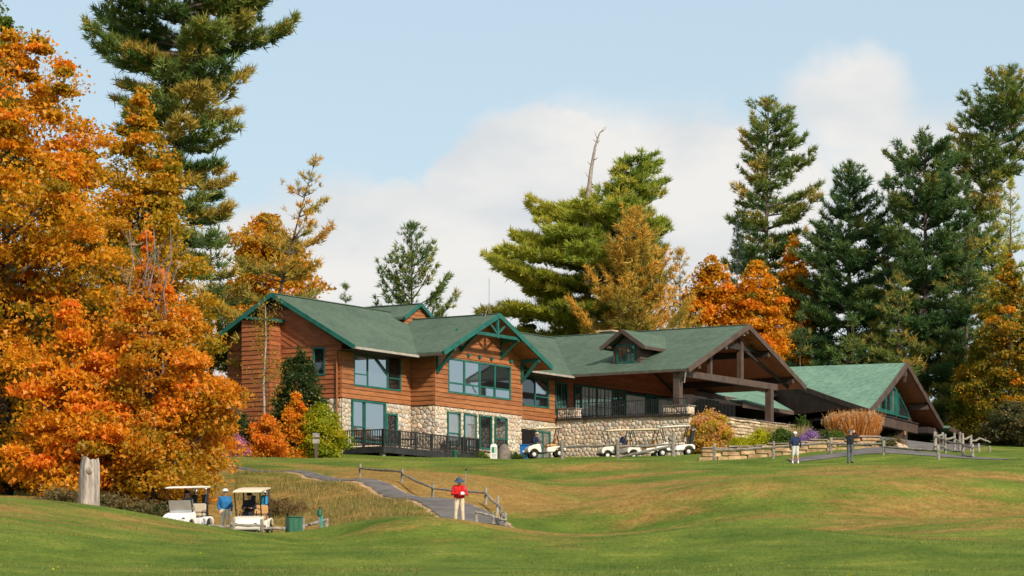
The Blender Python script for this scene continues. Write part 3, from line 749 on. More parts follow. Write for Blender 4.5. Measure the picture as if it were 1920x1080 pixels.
# --- recessed bay with the basement opening
fr = front(BR)
rw = (12.6, 16.05, 16.35, 18.15)
planks(wall_rec, [(10.2, 15.37), (16.9, 15.37), (16.9, 18.5), (10.2, 18.5)], fr, 'siding', openings=[(rw[0]-.1, rw[1]+.1, rw[2]-.1, rw[3]+.1)])
window(lodge, fr, *rw, [1.1, 1], [0, 0.33], pane=['glass_dark', 'glass_dark', 'glass'])
stones(stone_rec, fr, 10.2, 16.9, 12.0, 15.33, 0.30, [(12.0, 16.3, 11.0, 14.75)], seed=6, limit=35)
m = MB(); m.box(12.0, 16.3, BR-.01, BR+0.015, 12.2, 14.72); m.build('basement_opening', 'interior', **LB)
window(lodge, fr, 14.6, 16.2, 12.6, 14.6, [1, 1], pane='glass_curtain', name='basement_door', proud=0.09)

# --- roofs
rdz = 0.0
RZ, EZ = 21.9, 18.42
roof_slope('roof', [(-8.15, 6.5, RZ), (-8.15, 0.42, EZ), (17.2, 0.12, EZ-.02), (25.3, 6.5, RZ)])
roof_slope('roof', [(-8.15, 6.5, RZ), (25.3, 6.5, RZ), (25.3, 12.6, EZ), (-8.15, 12.6, EZ)])
GC, GR, GEz = 5.1, 21.38, 18.52
roof_slope('gable_roof', [(GC, -1.5, GR), (GC, 6.0, GR), (-1.25, 6.0, GEz), (-1.25, -1.5, GEz)])
roof_slope('gable_roof', [(GC, -1.5, GR), (11.45, -1.5, GEz), (11.45, 6.0, GEz), (GC, 6.0, GR)])
roof_slope('rear_gable_roof', [(5.6, 4.75, 22.42), (5.6, 11.0, 22.42), (3.75, 11.0, 21.42), (3.75, 4.75, 21.42)])
roof_slope('rear_gable_roof', [(5.6, 4.75, 22.42), (7.45, 4.75, 21.42), (7.45, 11.0, 21.42), (5.6, 11.0, 22.42)])
m = MB(); m.prism([(4.0, 20.9), (7.2, 20.9), (7.2, 21.40), (5.6, 22.24), (4.0, 21.40)], lambda x, y: (x, 5.0, y), lambda x, y: (x, 9.5, y)); rg = m.build('rear_gable_wall', 'siding_core', **LB)
planks(rg, [(4.0, 20.95), (7.2, 20.95), (7.2, 21.40), (5.6, 22.24), (4.0, 21.40)], front(5.0), 'siding', h=0.25)
m = MB(); m.bar((3.70, 4.72, 21.34), (5.6, 4.72, 22.37), .06, .22); m.bar((7.5, 4.72, 21.34), (5.6, 4.72, 22.37), .063, .22); m.build('rake_board', 'teal', **LB)
# rake boards and fascias
def rake(pts, material, w=0.07, h=0.26, drop=0.1, name='rake_board'):
    for k in range(len(pts)-1):
        p, q = Vector(pts[k]), Vector(pts[k+1]); p.z -= drop; q.z -= drop
        m = MB(); m.bar(p, q, w, h); m.build(name, material, **LB)
rake([(-8.19, 0.36, EZ), (-8.19, 6.5, RZ)], 'teal'); rake([(-8.195, 6.5, RZ), (-8.195, 12.6, EZ)], 'teal')
rake([(-1.32, -1.54, GEz), (GC, -1.54, GR)], 'teal', h=0.30); rake([(GC, -1.545, GR), (11.52, -1.545, GEz)], 'teal', h=0.30)
# soffit boards under the gable overhang
for s in (-1, 1):
    m = MB()
    e = (GC+s*6.3, GEz-.19); r_ = (GC+s*.05, GR-.19)
    m.add([(e[0], -1.5, e[1]), (r_[0], -1.5, r_[1]), (r_[0], 0.0, r_[1]), (e[0], 0.0, e[1]), (e[0], -1.5, e[1]-.025), (r_[0], -1.5, r_[1]-.025), (r_[0], 0.0, r_[1]-.025), (e[0], 0.0, e[1]-.025)],
          [(0, 1, 2, 3), (7, 6, 5, 4), (0, 4, 5, 1), (1, 5, 6, 2), (2, 6, 7, 3), (3, 7, 4, 0)])
    m.build('soffit', 'soffit', **LB)
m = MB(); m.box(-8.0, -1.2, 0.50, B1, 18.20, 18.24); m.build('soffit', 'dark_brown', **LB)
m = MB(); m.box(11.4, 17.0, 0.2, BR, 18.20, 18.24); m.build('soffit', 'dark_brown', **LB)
m = MB(); m.box(-8.1, -1.2, 0.30, 0.42, 18.22, 18.36); m.build('gutter', 'gutter_white', **LB)
m = MB(); m.box(11.5, 17.0, 0.02, 0.13, 18.24, 18.37); m.build('gutter', 'gutter_white', **LB)
m = MB(); m.box(-1.30, -1.2, -1.4, 0.4, 18.28, 18.42); m.build('gutter', 'gutter_brown', **LB)
# teal truss and knee braces of the front gable
def rz_g(a): return GR-abs(a-GC)*(GR-GEz)/6.35
TB = -1.38
def timber(p, q, w=.16, h=.18, name='timber', material='teal'):
    m = MB(); m.bar(p, q, w, h); return m.build(name, material, **LB)
timber((2.5, TB, 20.0), (7.9, TB, 20.0), .14, .2, 'collar_beam')
timber((GC, TB, 19.85), (GC, TB, rz_g(GC)-.30), .15, .17, 'king_post')
timber((GC, TB+.01, 20.10), (GC-.85, TB+.01, rz_g(GC-.85)-.32), .10, .13, 'strut'); timber((GC, TB+.012, 20.10), (GC+.85, TB+.012, rz_g(GC+.85)-.32), .10, .13, 'strut')
for a, bot in ((0.15, 17.35), (2.75, 18.85), (7.55, 18.80), (10.05, 17.45)):
    zt = rz_g(a)-.34
    timber((a, -.1, zt), (a, TB-.06, zt), .17, .22, 'outrigger')
    timber((a, -.12, bot), (a, -.12, zt-.08), .15, .14, 'bracket_post')
    timber((a, -.16, bot+.12), (a, TB+.15, zt-.10), .13, .17, 'knee_brace')
timber((GC, -.1, rz_g(GC)-.36), (GC, TB, rz_g(GC)-.36), .16, .2, 'outrigger')
for a in (3.7, 5.0, 6.4, 8.7): timber((a, 0, 18.72), (a, -.22, 18.72), .2, .16, 'corbel')
timber((2.4, -.08, 20.0), (2.4, -.08, 20.3), .1, .1, 'bracket_post')
# ridge caps
for p, q in (((-8.15, 6.5, RZ), (25.3, 6.5, RZ)), ((GC, -1.5, GR), (GC, 5.6, GR)), ((5.6, 4.75, 22.42), (5.6, 11, 22.42)), ((25.3, -8.55, 22.05), (25.3, 12, 22.05))):
    m = MB(); p, q = Vector(p), Vector(q); m.bar(p+Vector((0, 0, .005)), q+Vector((0, 0, .005)), .30, .05); m.build('ridge_cap', 'shingle', **LB)
# roof aerial
m = MB(); ax_, ay_ = 5.1, -.75
m.tube([(ax_, ay_, 21.3), (ax_, ay_, 23.7)], 0.016, 6); m.tube([(ax_, ay_, 22.1), (ax_-.5, ay_, 21.15)], 0.016, 5); m.tube([(ax_, ay_, 22.1), (ax_+.5, ay_, 21.15)], 0.016, 5); m.tube([(ax_, ay_, 22.1), (ax_, ay_+.75, 21.38)], 0.016, 5)
m.build('aerial', 'weathered', **LB)

# --- portico wing
PC, PR, PE, PF = 25.3, 22.05, 18.52, -8.55
HW = 8.35
def rz_p(a): return PR-abs(a-PC)*(PR-PE)/HW
roof_slope('portico_roof', [(PC, PF, PR), (PC, 12.0, PR), (PC-HW, 12.0, PE), (PC-HW, PF, PE)])
roof_slope('portico_roof', [(PC, PF, PR), (PC+HW, PF, PE), (PC+HW, 8.0, PE), (PC, 8.0, PR)])
rake([(PC-HW-.06, PF-.04, PE), (PC, PF-.04, PR)], 'brown_paint', h=0.34, drop=.13); rake([(PC, PF-.045, PR), (PC+HW+.06, PF-.045, PE)], 'brown_paint', h=0.34, drop=.13)
# soffit boards on the undersides: each board is a piece of its own
sof = empty('portico_soffit', (0, 0, 0)); sof.parent = lodge
for s in (-1, 1):
    for k in range(16):
        r0, r1 = k*HW/16, (k+1)*HW/16-.012
        a0, a1 = PC+s*r0, PC+s*r1
        m = MB()
        z0, z1 = rz_p(a0)-.175, rz_p(a1)-.175
        m.hexa([(a0, PF+.02, z0-.02), (a1, PF+.02, z1-.02), (a1, 1.5, z1-.02), (a0, 1.5, z0-.02), (a0, PF+.02, z0), (a1, PF+.02, z1), (a1, 1.5, z1), (a0, 1.5, z0)])
        m.build('soffit_board', 'soffit', sof, -LZ)
m = MB(); m.box(PC-HW-.1, PC-HW, PF+.05, 0.1, PE-.2, PE-.06); m.build('gutter', 'gutter_brown', **LB)
m = MB(); m.tube([(PC-HW-.05, PF+.15, PE-.16), (PC-HW+.25, PF+.45, PE-.9)], .05, 8); m.build('downpipe', 'gutter_white', **LB)
BB = -7.55
timber((17.6, BB, 18.30), (31.2, BB, 18.30), .34, .42, 'tie_beam', 'brown_paint')
def post(a, b, z0, z1, w=.36, name='post', material='brown_paint'):
    m = MB(); m.box(a-w/2, a+w/2, b-w/2, b+w/2, z0, z1); return m.build(name, material, **LB)
post(17.35, BB, 15.5, 18.3, .46); post(30.25, BB, 15.6, 18.10, .44)
post(26.0, BB, 18.5, rz_p(26)-.55, .34, 'king_post'); post(21.7, BB, 18.5, rz_p(21.7)-.2, .26, 'king_post')
timber((23.0, BB+.02, 20.62), (28.2, BB+.02, 20.62), .28, .36, 'collar_beam', 'dark_brown')
for a in (18.6, 22.3, 28.4, 32.0, 25.3):
    timber((a, 1.0, rz_p(a)-.42), (a, PF+.12, rz_p(a)-.42), .26, .36, 'purlin', 'dark_brown')
    timber((a, PF+.12, rz_p(a)-.42), (a, PF+.06, rz_p(a)-.42), .27, .37, 'purlin_end', 'brown_paint')
timber((PC+.05, BB, 20.9), (PC+HW-.6, BB, rz_p(PC+HW-.6)-.35), .14, .2, 'rafter', 'dark_brown')
# back wall of the covered terrace: boards above, glazed doors below
wall_ter = core('wall', 'dark_brown', 16.9, 40.0, BR+.02, 2.2, 15.3, 18.3)
m = MB(); m.prism([(17.2, 18.3), (33.4, 18.3), (25.3, 21.7)], lambda x, y: (x, 1.55, y), lambda x, y: (x, 2.0, y)); m.build('gable_wall', 'dark_brown', **LB)
gop = [(17.0, 18.5, 16.0, 18.05), (19.4, 33.0, 15.4, 18.05)]
planks(wall_ter, [(16.9, 15.4), (33.5, 15.4), (33.5, 18.35), (16.9, 18.35)], front(BR), 'siding_red', openings=[(a-.1, b+.1, c-.1, d+.1) for a, b, c, d in gop])
planks(wall_ter, [(17.6, 18.37), (33.0, 18.37), (25.3, 21.6)], front(BR-.05), 'siding_red')
window(lodge, front(BR), 17.1, 18.45, 16.0, 18.0, [1, 1], [0.3, .3], pane=['glass', 'glass_dark'], bars=(2, 1))
x = 19.5
for wdt, kind in [(.85, 'w'), (2.1, 'd'), (2.1, 'd'), (.85, 'w'), (.9, 'w'), (2.9, 'f'), (.85, 'w'), (.85, 'w'), (2.9, 'f'), (.9, 'w')]:
    if kind == 'f': window(lodge, front(BR), x+.08, x+wdt-.12, 15.62, 17.85, [1], None, pane='glass_pale_reflection', name='window', fw=.1)
    elif kind == 'd': window(lodge, front(BR), x+.08, x+wdt-.12, 15.55, 18.0, [1, 1], [.2, .2], pane=['glass_dark', 'glass_pale_reflection'], name='terrace_door', fw=.1, bars=(2, 4))
    else: window(lodge, front(BR), x+.08, x+wdt-.12, 15.62, 18.0, [1], [.34], pane=['glass_pale_reflection', 'glass'], name='window', fw=.08, bars=(2, 4))
    x += wdt
# roof dormer on the portico roof, facing the -x side
DC, DA = -2.95, 18.6
dz0 = rz_p(DA)
m = MB(); m.prism([(DC-1.0, dz0-.3), (DC+1.0, dz0-.3), (DC+1.0, 20.25), (DC, 21.1), (DC-1.0, 20.25)], lambda x, y: (DA, x, y), lambda x, y: (DA+4.2, x, y)); dm = m.build('dormer', 'brown_paint', **LB)
planks(dm, [(DA+.02, dz0), (DA+3.5, rz_p(DA+3.5)), (DA+3.5, 20.2), (DA+.02, 20.2)], front(DC-1.0), 'brown_paint', h=.24)
window(lodge, left(DA), DC-.62, DC+.62, 19.32, 20.35, [1, 1], None, pane=['glass', 'glass_dark'], name='dormer_window', fw=.1, bars=(2, 3))
roof_slope('dormer_roof', [(DA-.55, DC, 21.42), (DA+5.8, DC, 21.42), (DA+4.0, DC+1.62, 20.28), (DA-.55, DC+1.62, 20.28)], .12)
roof_slope('dormer_roof', [(DA-.55, DC, 21.42), (DA-.55, DC-1.62, 20.28), (DA+4.0, DC-1.62, 20.28), (DA+5.8, DC, 21.42)], .12)
rake([(DA-.6, DC-1.66, 20.28), (DA-.6, DC, 21.42)], 'brown_paint', h=.26); rake([(DA-.603, DC, 21.42), (DA-.603, DC+1.66, 20.28)], 'brown_paint', h=.26)
m = MB(); m.box(DA-.55, DA+3.9, DC-1.68, DC-1.62, 20.06, 20.26); m.build('fascia', 'brown_paint', **LB)
timber((DA-.5, DC+1.15, 20.3), (DA+.2, DC+1.15, 20.3), .14, .16, 'outrigger', 'brown_paint'); timber((DA-.5, DC-1.15, 20.3), (DA+.2, DC-1.15, 20.3), .14, .16, 'outrigger', 'brown_paint')
vx = lp(1146, 620, 226)
m = MB(); m.box(vx[0]-.8, vx[0]+.8, vx[1]-.5, vx[1]+.5, 21.4, 22.42); rv = m.build('roof_vent', 'brown_paint', **LB)
m = MB(); m.box(vx[0]-.95, vx[0]+.95, vx[1]-.65, vx[1]+.65, 22.42, 22.52); m.build('vent_cap', 'stack_stone', rv, -LZ)
# floodlight under the peak
m = MB(); m.lathe([(.0, 0), (.12, .02), (.15, .14), (.10, .2)], 10, (PC, PF+.35, rz_p(PC)-.75)); m.build('floodlight', 'gutter_white', **LB, smooth=True)
# terrace floor
m = MB(); m.box(17.1, 37.0, -8.4, 1.6, 15.1, 15.42); m.build('terrace_floor', 'flagstone', **LB)
# low shed roofs of the passage on the right
def shed(pts, fascia):
    roof_slope('passage_roof', pts, .12, 'shingle_light')
    m = MB(); p, q = Vector(pts[fascia[0]]), Vector(pts[fascia[1]]); m.bar(p-Vector((0, 0, .12)), q-Vector((0, 0, .12)), .08, .28); m.build('fascia', 'brown_paint', **LB)
shed([lp(1300, 734, 226), lp(1404, 750, 229), lp(1470, 738, 236), lp(1345, 726, 236)], (0, 1))
shed([lp(1392, 757, 224), lp(1488, 771, 227), lp(1412, 728, 236), lp(1330, 735, 235)], (0, 1))
# dark passage behind the portico
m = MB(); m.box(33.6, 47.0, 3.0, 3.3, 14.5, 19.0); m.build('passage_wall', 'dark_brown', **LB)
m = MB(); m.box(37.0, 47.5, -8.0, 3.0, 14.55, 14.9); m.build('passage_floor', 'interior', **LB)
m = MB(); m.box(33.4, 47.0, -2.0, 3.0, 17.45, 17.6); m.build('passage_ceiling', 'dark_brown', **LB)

# --- stone terrace wall and its railing: things of their own
ter = MB().box(17.05, 17.6, -8.6, 1.615, 11.6, 15.50).build('terrace_wall', 'mortar', None, 0, label='tall cobblestone retaining wall under the covered terrace, behind the parked carts', cat='stone wall')
ter.location = (P0.x, P0.y, 0); ter.rotation_euler = (0, 0, TH)
n_st = stones(ter, left(17.05), -8.6, 1.5, 12.3, 15.48, 0.30, dz=0, seed=21, limit=270)
m = MB(); m.box(16.88, 17.65, -6.25, 1.55, 15.50, 15.62); m.build('coping', 'dark_brown', ter)
m = MB(); m.box(16.88, 17.65, -8.75, -6.30, 15.42, 15.54); m.build('coping', 'dark_brown', ter)
m = MB(); m.box(17.1, 22.5, -8.58, -8.0, 11.8, 15.45); m.build('return_wall', 'mortar', ter)
stones(ter, front(-8.58), 17.1, 22.5, 12.6, 15.42, 0.34, dz=0, seed=22, limit=30)
def pier(b0, b1, z1, seed, label):
    o = MB().box(17.15, 18.0, b0, b1, 15.55, z1).build('stone_pier', 'mortar', None, 0, label=label, cat='stone pier', group='piers on the terrace')
    o.location = (P0.x, P0.y, 0); o.rotation_euler = (0, 0, TH)
    stones(o, left(17.15), b0, b1, 15.57, z1-.01, .33, dz=0, seed=seed, depth=.06)
    stones(o, front(b0), 17.15, 18.0, 15.57, z1-.01, .33, dz=0, seed=seed+40, depth=.06)
    m = MB(); m.box(17.05, 18.1, b0-.1, b1+.1, z1, z1+.07); m.build('cap', 'flagstone', o)
pier(-8.4, -6.6, 16.10, 31, 'stone pier carrying the left post of the portico')
pier(0.2, 1.5, 16.25, 33, 'short stone pier on the terrace beside the last orange boards')
def iron_rail(name, p, q, h, label, n, z):
    o = empty(name, (P0.x, P0.y, z), TH, label, 'railing')
    p, q = Vector(p), Vector(q)
    for zz in (0.10, h-.05):
        m = MB(); m.bar((p.x, p.y, zz), (q.x, q.y, zz), .035, .04); m.build('rail', 'iron', o)
    me = None
    for k in range(n+1):
        c = p.lerp(q, k/n)
        if me is None:
            m = MB(); m.tube([(0, 0, 0.0), (0, 0, h)], .016, 5); b = m.build('baluster', 'iron', o); me = b.data
        else:
            b = bpy.data.objects.new('baluster', me); COL.objects.link(b); b.parent = o
        b.location = (c.x, c.y, 0)
iron_rail('terrace_railing', (17.0, 1.4), (17.0, -8.5), 1.02, 'black iron railing along the top of the cobblestone terrace wall', 58, 15.60)
iron_rail('terrace_fence', (18.2, -8.2), (24.0, -8.2), 1.35, 'dark iron fence between the two portico posts', 30, 15.44)

# --- dining deck with black railing
dk = empty('dining_deck', (P0.x, P0.y, LZ), TH, 'black timber deck with baluster railing in front of the lower stone windows', 'deck')
DZ, DB, DL, DR = 12.38, -1.15, -7.35, 3.15
def dbx(name, *b, material='deck_dark'):
    m = MB(); m.box(*b); return m.build(name, material, dk, -LZ)
for k in range(20):
    w = (B1-DB)/20; y0 = DB+k*w
    dbx('deck_board', DL if k < 20 else 0, DR if y0+w < 0.0 else -.05, y0+.006, y0+w-.006, DZ-.04, DZ)
dbx('rim_joist', DL-.04, DR+.02, DB-.06, DB, DZ-.38, DZ+.01); dbx('rim_joist', DL-.06, DL, DB-.02, B1, DZ-.38, DZ+.005); dbx('rim_joist', DR, DR+.05, DB, -.12, DZ-.38, DZ+.007)
for a in (-7.0, -5.0, -3.0, -1.0, 1.0, 3.0): dbx('footing', a-.15, a+.15, DB+.15, DB+.4, 11.3, DZ-.35, material='concrete')
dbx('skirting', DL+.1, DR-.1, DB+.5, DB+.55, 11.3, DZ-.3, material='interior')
H = 1.0
for p, q in (((DL, B1-.1), (DL, DB)), ((DL, DB), (DR, DB)), ((DR, DB), (DR, -.2))):
    p, q = Vector(p), Vector(q); n = max(1, round((q-p).length/1.75)); L_ = (q-p).length
    for zz, hh in ((DZ+.12, .07), (DZ+H, .06)):
        m = MB(); m.bar((p.x, p.y, zz), (q.x, q.y, zz), .09, hh); m.build('rail', 'deck_dark', dk, -LZ)
    for k in range(n+1):
        c = p.lerp(q, k/n); dbx('newel_post', c.x-.06, c.x+.06, c.y-.06, c.y+.06, DZ, DZ+H+.04)
    me = None; nb = int(L_/.165)
    for k in range(nb):
        c = p.lerp(q, (k+.5)/nb)
        if me is None:
            b = MB().box(-.022, .022, -.022, .022, DZ+.14-LZ, DZ+H-LZ).build('baluster', 'deck_dark', dk); me = b.data
        else: b = bpy.data.objects.new('baluster', me); COL.objects.link(b); b.parent = dk
        b.location = (c.x, c.y, 0)
# deck furniture
def deck_table(a, b, label):
    w = lod2w(a, b); o = empty('patio_table', (w.x, w.y, DZ), TH, label, 'table', 'tables on the deck')
    m = MB(); m.lathe([(.02, .70), (.48, .70), (.5, .715), (.5, .735), (.02, .74)], 18); m.build('table_top', 'iron', o)
    m = MB(); m.tube([(0, 0, .05), (0, 0, .70)], .035, 8); m.build('pedestal', 'iron', o)
    m = MB(); m.lathe([(.28, 0), (.26, .04), (.05, .07)], 14); m.build('base', 'iron', o)
def deck_chair(a, b, rz, label):
    w = lod2w(a, b); o = empty('patio_chair', (w.x, w.y, DZ), TH+rz, label, 'chair', 'chairs on the deck')
    m = MB(); m.lathe([(.01, .44), (.22, .44), (.24, .46), (.22, .475), (.01, .48)], 14); m.build('seat', 'iron', o)
    for sx in (-1, 1):
        for sy in (-1, 1):
            m = MB(); m.tube([(sx*.16, sy*.16, .45), (sx*.21, sy*.21, 0)], .013, 5); m.build('leg', 'iron', o)
    m = MB(); m.tube([(.2*math.cos(t), .19, .46+.46*math.sin(t)) for t in np.linspace(0, math.pi, 11)], .016, 6)
    for x in (-.1, 0, .1): m.tube([(x, .19, .46), (x, .19, .46+.44*math.sqrt(1-(x/.2)**2))], .009, 5)
    m.build('backrest', 'iron', o)
for i, (a, b, nm) in enumerate([(-5.4, .4, 'leftmost round black patio table on the deck, before the big lower window'), (-2.6, .3, 'middle round black patio table on the deck, before the narrow door'), (.9, -.58, 'rightmost round black patio table on the deck, before the cobbled corner')]):
    deck_table(a, b, nm)
    deck_chair(a-.75, b, math.pi/2, 'black iron patio chair on the left side of the '+nm.split(' ')[0]+' deck table'); deck_chair(a+.75, b, -math.pi/2, 'black iron patio chair on the right side of the '+nm.split(' ')[0]+' deck table')

# ------------------------------------------------------------------ the pavilion with the steep gable on the right
TP = math.atan(2.4); PVZ = 13.9
pv0 = at(1700, 680, 215)
PK = 232/215
pw0 = at(1700, 680, 232)
pav = empty('pavilion', (pw0.x, pw0.y, PVZ*PK), TP, 'open brown pavilion with a steep pale green gable roof and teal triangular window', 'building')
pav.scale = (PK, PK, PK)
PB = dict(parent=pav, dz=-PVZ)
def pl(X, Y, D):
    p = at(X, Y, D); d = Vector((p.x-pv0.x, p.y-pv0.y)); return Vector((d.x*math.cos(TP)+d.y*math.sin(TP), -d.x*math.sin(TP)+d.y*math.cos(TP), p.z))
ZP, ZE, WL, WR = 19.33, 15.62, 8.55, 9.2
# left slope: lower edge sweeps up towards the back
def slope_pt(s, b): return (-s*WL, b, ZP-(ZP-ZE)*s-0.35*s*(1-s))
def pav_roof():
    m = MB(); ns, nb = 10, 10; back = 9.8
    lim = lambda b: 1.0-max(0, b)/back*0.93
    for th in (0.0, 0.14):
        for i in range(nb+1):
            b = back*i/nb-0.0
            for k in range(ns+1):
                p = slope_pt(lim(b)*k/ns, b); m.v.append((p[0], p[1], p[2]-th))
    q = (nb+1)*(ns+1)
    for i in range(nb):
        for k in range(ns):
            a = i*(ns+1)+k; m.f += [(a, a+1, a+ns+2, a+ns+1), (q+a, q+a+ns+1, q+a+ns+2, q+a+1)]
    for i in range(nb):
        a = i*(ns+1)+ns; m.f.append((a, a+ns+1, q+a+ns+1, q+a))
    for k in range(ns): m.f.append((k, k+1, q+k+1, q+k))
    m.build('roof', 'shingle_light', **PB)
    pts = [Vector(slope_pt(lim(back*i/nb), back*i/nb)) for i in range(nb+1)]
    for i in range(nb):
        m = MB(); m.bar(pts[i]-Vector((.03, 0, .14)), pts[i+1]-Vector((.03, 0, .14)), .08, .32); m.build('eave_board', 'brown_paint', **PB)
    # boarded wall below the sweeping eave, above the open drive-through
    m = MB(); lo = 15.9
    wv = [Vector((p.x+.45, p.y, p.z-.2)) for p in pts[1:]]
    n = len(wv); m.v = [tuple(p) for p in wv]+[(p.x, p.y, min(lo, p.z-.05)) for p in wv]+[(p.x+.2, p.y, p.z) for p in wv]+[(p.x+.2, p.y, min(lo, p.z-.05)) for p in wv]
    for i in range(n-1): m.f += [(i, i+1, n+i+1, n+i), (2*n+i, 3*n+i, 3*n+i+1, 2*n+i+1), (n+i, n+i+1, 3*n+i+1, 3*n+i)]
    m.build('side_wall', 'brown_paint', **PB)
pav_roof()
rz_r = lambda a: ZP-(ZP-ZE-.1)*a/WR
m = MB(); m.hexa([(0, 0, ZP-.14), (WR, 0, rz_r(WR)-.14), (WR, 10, rz_r(WR)-.14), (0, 10, ZP-.14), (0, 0, ZP), (WR, 0, rz_r(WR)), (WR, 10, rz_r(WR)), (0, 10, ZP)]); m.build('roof', 'shingle_light', **PB)
m = MB(); m.hexa([(0.05, 0, ZP-.2), (WR-.1, 0, rz_r(WR-.1)-.2), (WR-.1, 2.2, rz_r(WR-.1)-.2), (0.05, 2.2, ZP-.2), (0.05, 0, ZP-.16), (WR-.1, 0, rz_r(WR-.1)-.16), (WR-.1, 2.2, rz_r(WR-.1)-.16), (0.05, 2.2, ZP-.16)]); m.build('soffit', 'soffit', **PB)
for k in range(6):
    p, q = Vector(slope_pt(k/6, -.04)), Vector(slope_pt((k+1)/6, -.04)); m = MB(); m.bar(p-Vector((0, 0, .12)), q-Vector((0, 0, .12)), .09, .40); m.build('rake_board', 'brown_paint', **PB)
m = MB(); m.bar((0, -.045, ZP-.13), (WR+.1, -.045, rz_r(WR+.1)-.13), .09, .36); m.build('rake_board', 'brown_paint', **PB)
# recessed gable wall with the teal window
GB = 1.3
gwall = MB(); gwall.prism([(-7.3, 15.75), (6.6, 15.75), (0, ZP-.55), (-3.6, 17.35)], lambda x, y: (x, GB, y), lambda x, y: (x, GB+.2, y)); gwall.build('gable_wall', 'brown_paint', **PB)
m = MB(); m.box(-7.6, 6.6, GB-.25, GB+.2, 15.05, 15.76); m.build('lintel', 'brown_paint', **PB)
m = MB(); m.box(-7.6, 6.6, GB-.32, GB-.25, 15.68, 15.76); m.build('trim_board', 'dark_brown', **PB)
def tri_window(poly, cols):
    m = MB(); n = len(poly); cx = sum(p[0] for p in poly)/n; cz = sum(p[1] for p in poly)/n
    inner = [(cx+(p[0]-cx)*.84, cz+(p[1]-cz)*.80) for p in poly]
    for i in range(n):
        j = (i+1) % n; q = [poly[i], poly[j], inner[j], inner[i]]
        m.prism(q, lambda x, y: (x, GB+.0, y), lambda x, y: (x, GB-.14, y))
    for c in cols:
        zt = max(z for z in [p[1] for p in inner]); 
        pc = clip(clip(inner, 1, 0, c+.06), -1, 0, -(c-.06))
        if len(pc) > 2: m.prism(pc, lambda x, y: (x, GB, y), lambda x, y: (x, GB-.10, y))
    w = m.build('window', 'teal', **PB)
    xs = [min(p[0] for p in inner)]+list(cols)+[max(p[0] for p in inner)]
    for i in range(len(xs)-1):
        pc = clip(clip(inner, 1, 0, xs[i+1]-.05), -1, 0, -(xs[i]+.05))
        if area(pc) > .01:
            pm = MB(); pm.prism(pc, lambda x, y: (x, GB+.0, y), lambda x, y: (x, GB-.03, y)); pm.build('pane', ['glass', 'glass_curtain', 'glass_dark'][i % 3], w, -PVZ)
tri_window([(-5.2, 15.95), (1.9, 15.95), (1.9, 17.75), (0.6, 18.1), (-2.6, 17.85)], [-3.3, -1.9, -.6, .7])
tri_window([(2.1, 15.95), (4.9, 15.95), (4.6, 16.35), (2.1, 17.6)], [])
for a, z in ((0, ZP-.75), (5.4, rz_r(5.4)-.45)):
    m = MB(); m.box(a-.15, a+.15, .02, GB, z-.17, z+.17); m.build('outrigger', 'brown_paint', **PB)
m = MB(); m.box(-.06, .06, .05, .2, ZP-1.3, ZP-.6); m.build('king_post', 'brown_paint', **PB)
def pv_post(a, b, w=.55):
    m = MB(); m.box(a-w/2, a+w/2, b-w/2, b+w/2, 13.2, 15.1); m.build('post', 'brown_paint', **PB)
pv_post(3.4, GB, .62)
m = MB(); m.box(6.5, 9.5, .3, 9, 15.1, 15.5); m.build('side_beam', 'dark_brown', **PB)
# low lean-to roof on the far right and a slanted prop
m = MB(); m.hexa([(9.0, -.5, 15.55), (13.5, -1.0, 15.05), (13.5, 4, 15.05), (9.0, 4, 15.75), (9.0, -.5, 15.7), (13.5, -1.0, 15.2), (13.5, 4, 15.2), (9.0, 4, 15.9)]); m.build('lean_to_roof', 'shingle_light', **PB)
m = MB(); m.bar((9.0, -.55, 15.5), (13.5, -1.05, 15.0), .08, .3); m.build('eave_board', 'brown_paint', **PB)
m = MB(); m.bar((8.0, .4, 15.4), (10.5, .2, 13.6), .25, .3); m.build('prop', 'brown_paint', **PB)
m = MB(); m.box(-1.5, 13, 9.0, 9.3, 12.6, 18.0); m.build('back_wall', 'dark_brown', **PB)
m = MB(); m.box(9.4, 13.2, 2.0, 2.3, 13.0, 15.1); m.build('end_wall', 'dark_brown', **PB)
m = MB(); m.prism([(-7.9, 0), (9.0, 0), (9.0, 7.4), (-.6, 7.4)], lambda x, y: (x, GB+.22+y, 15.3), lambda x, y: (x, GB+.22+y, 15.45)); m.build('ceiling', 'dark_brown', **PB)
m = MB(); m.prism([(0, 0), (.16, .02), (.05, .26)], lambda x, y: (3.02+x, GB-.36, 14.75+y), lambda x, y: (3.02+x, GB-.30, 14.75+y)); m.build('wall_lamp', 'seat_tan', **PB)
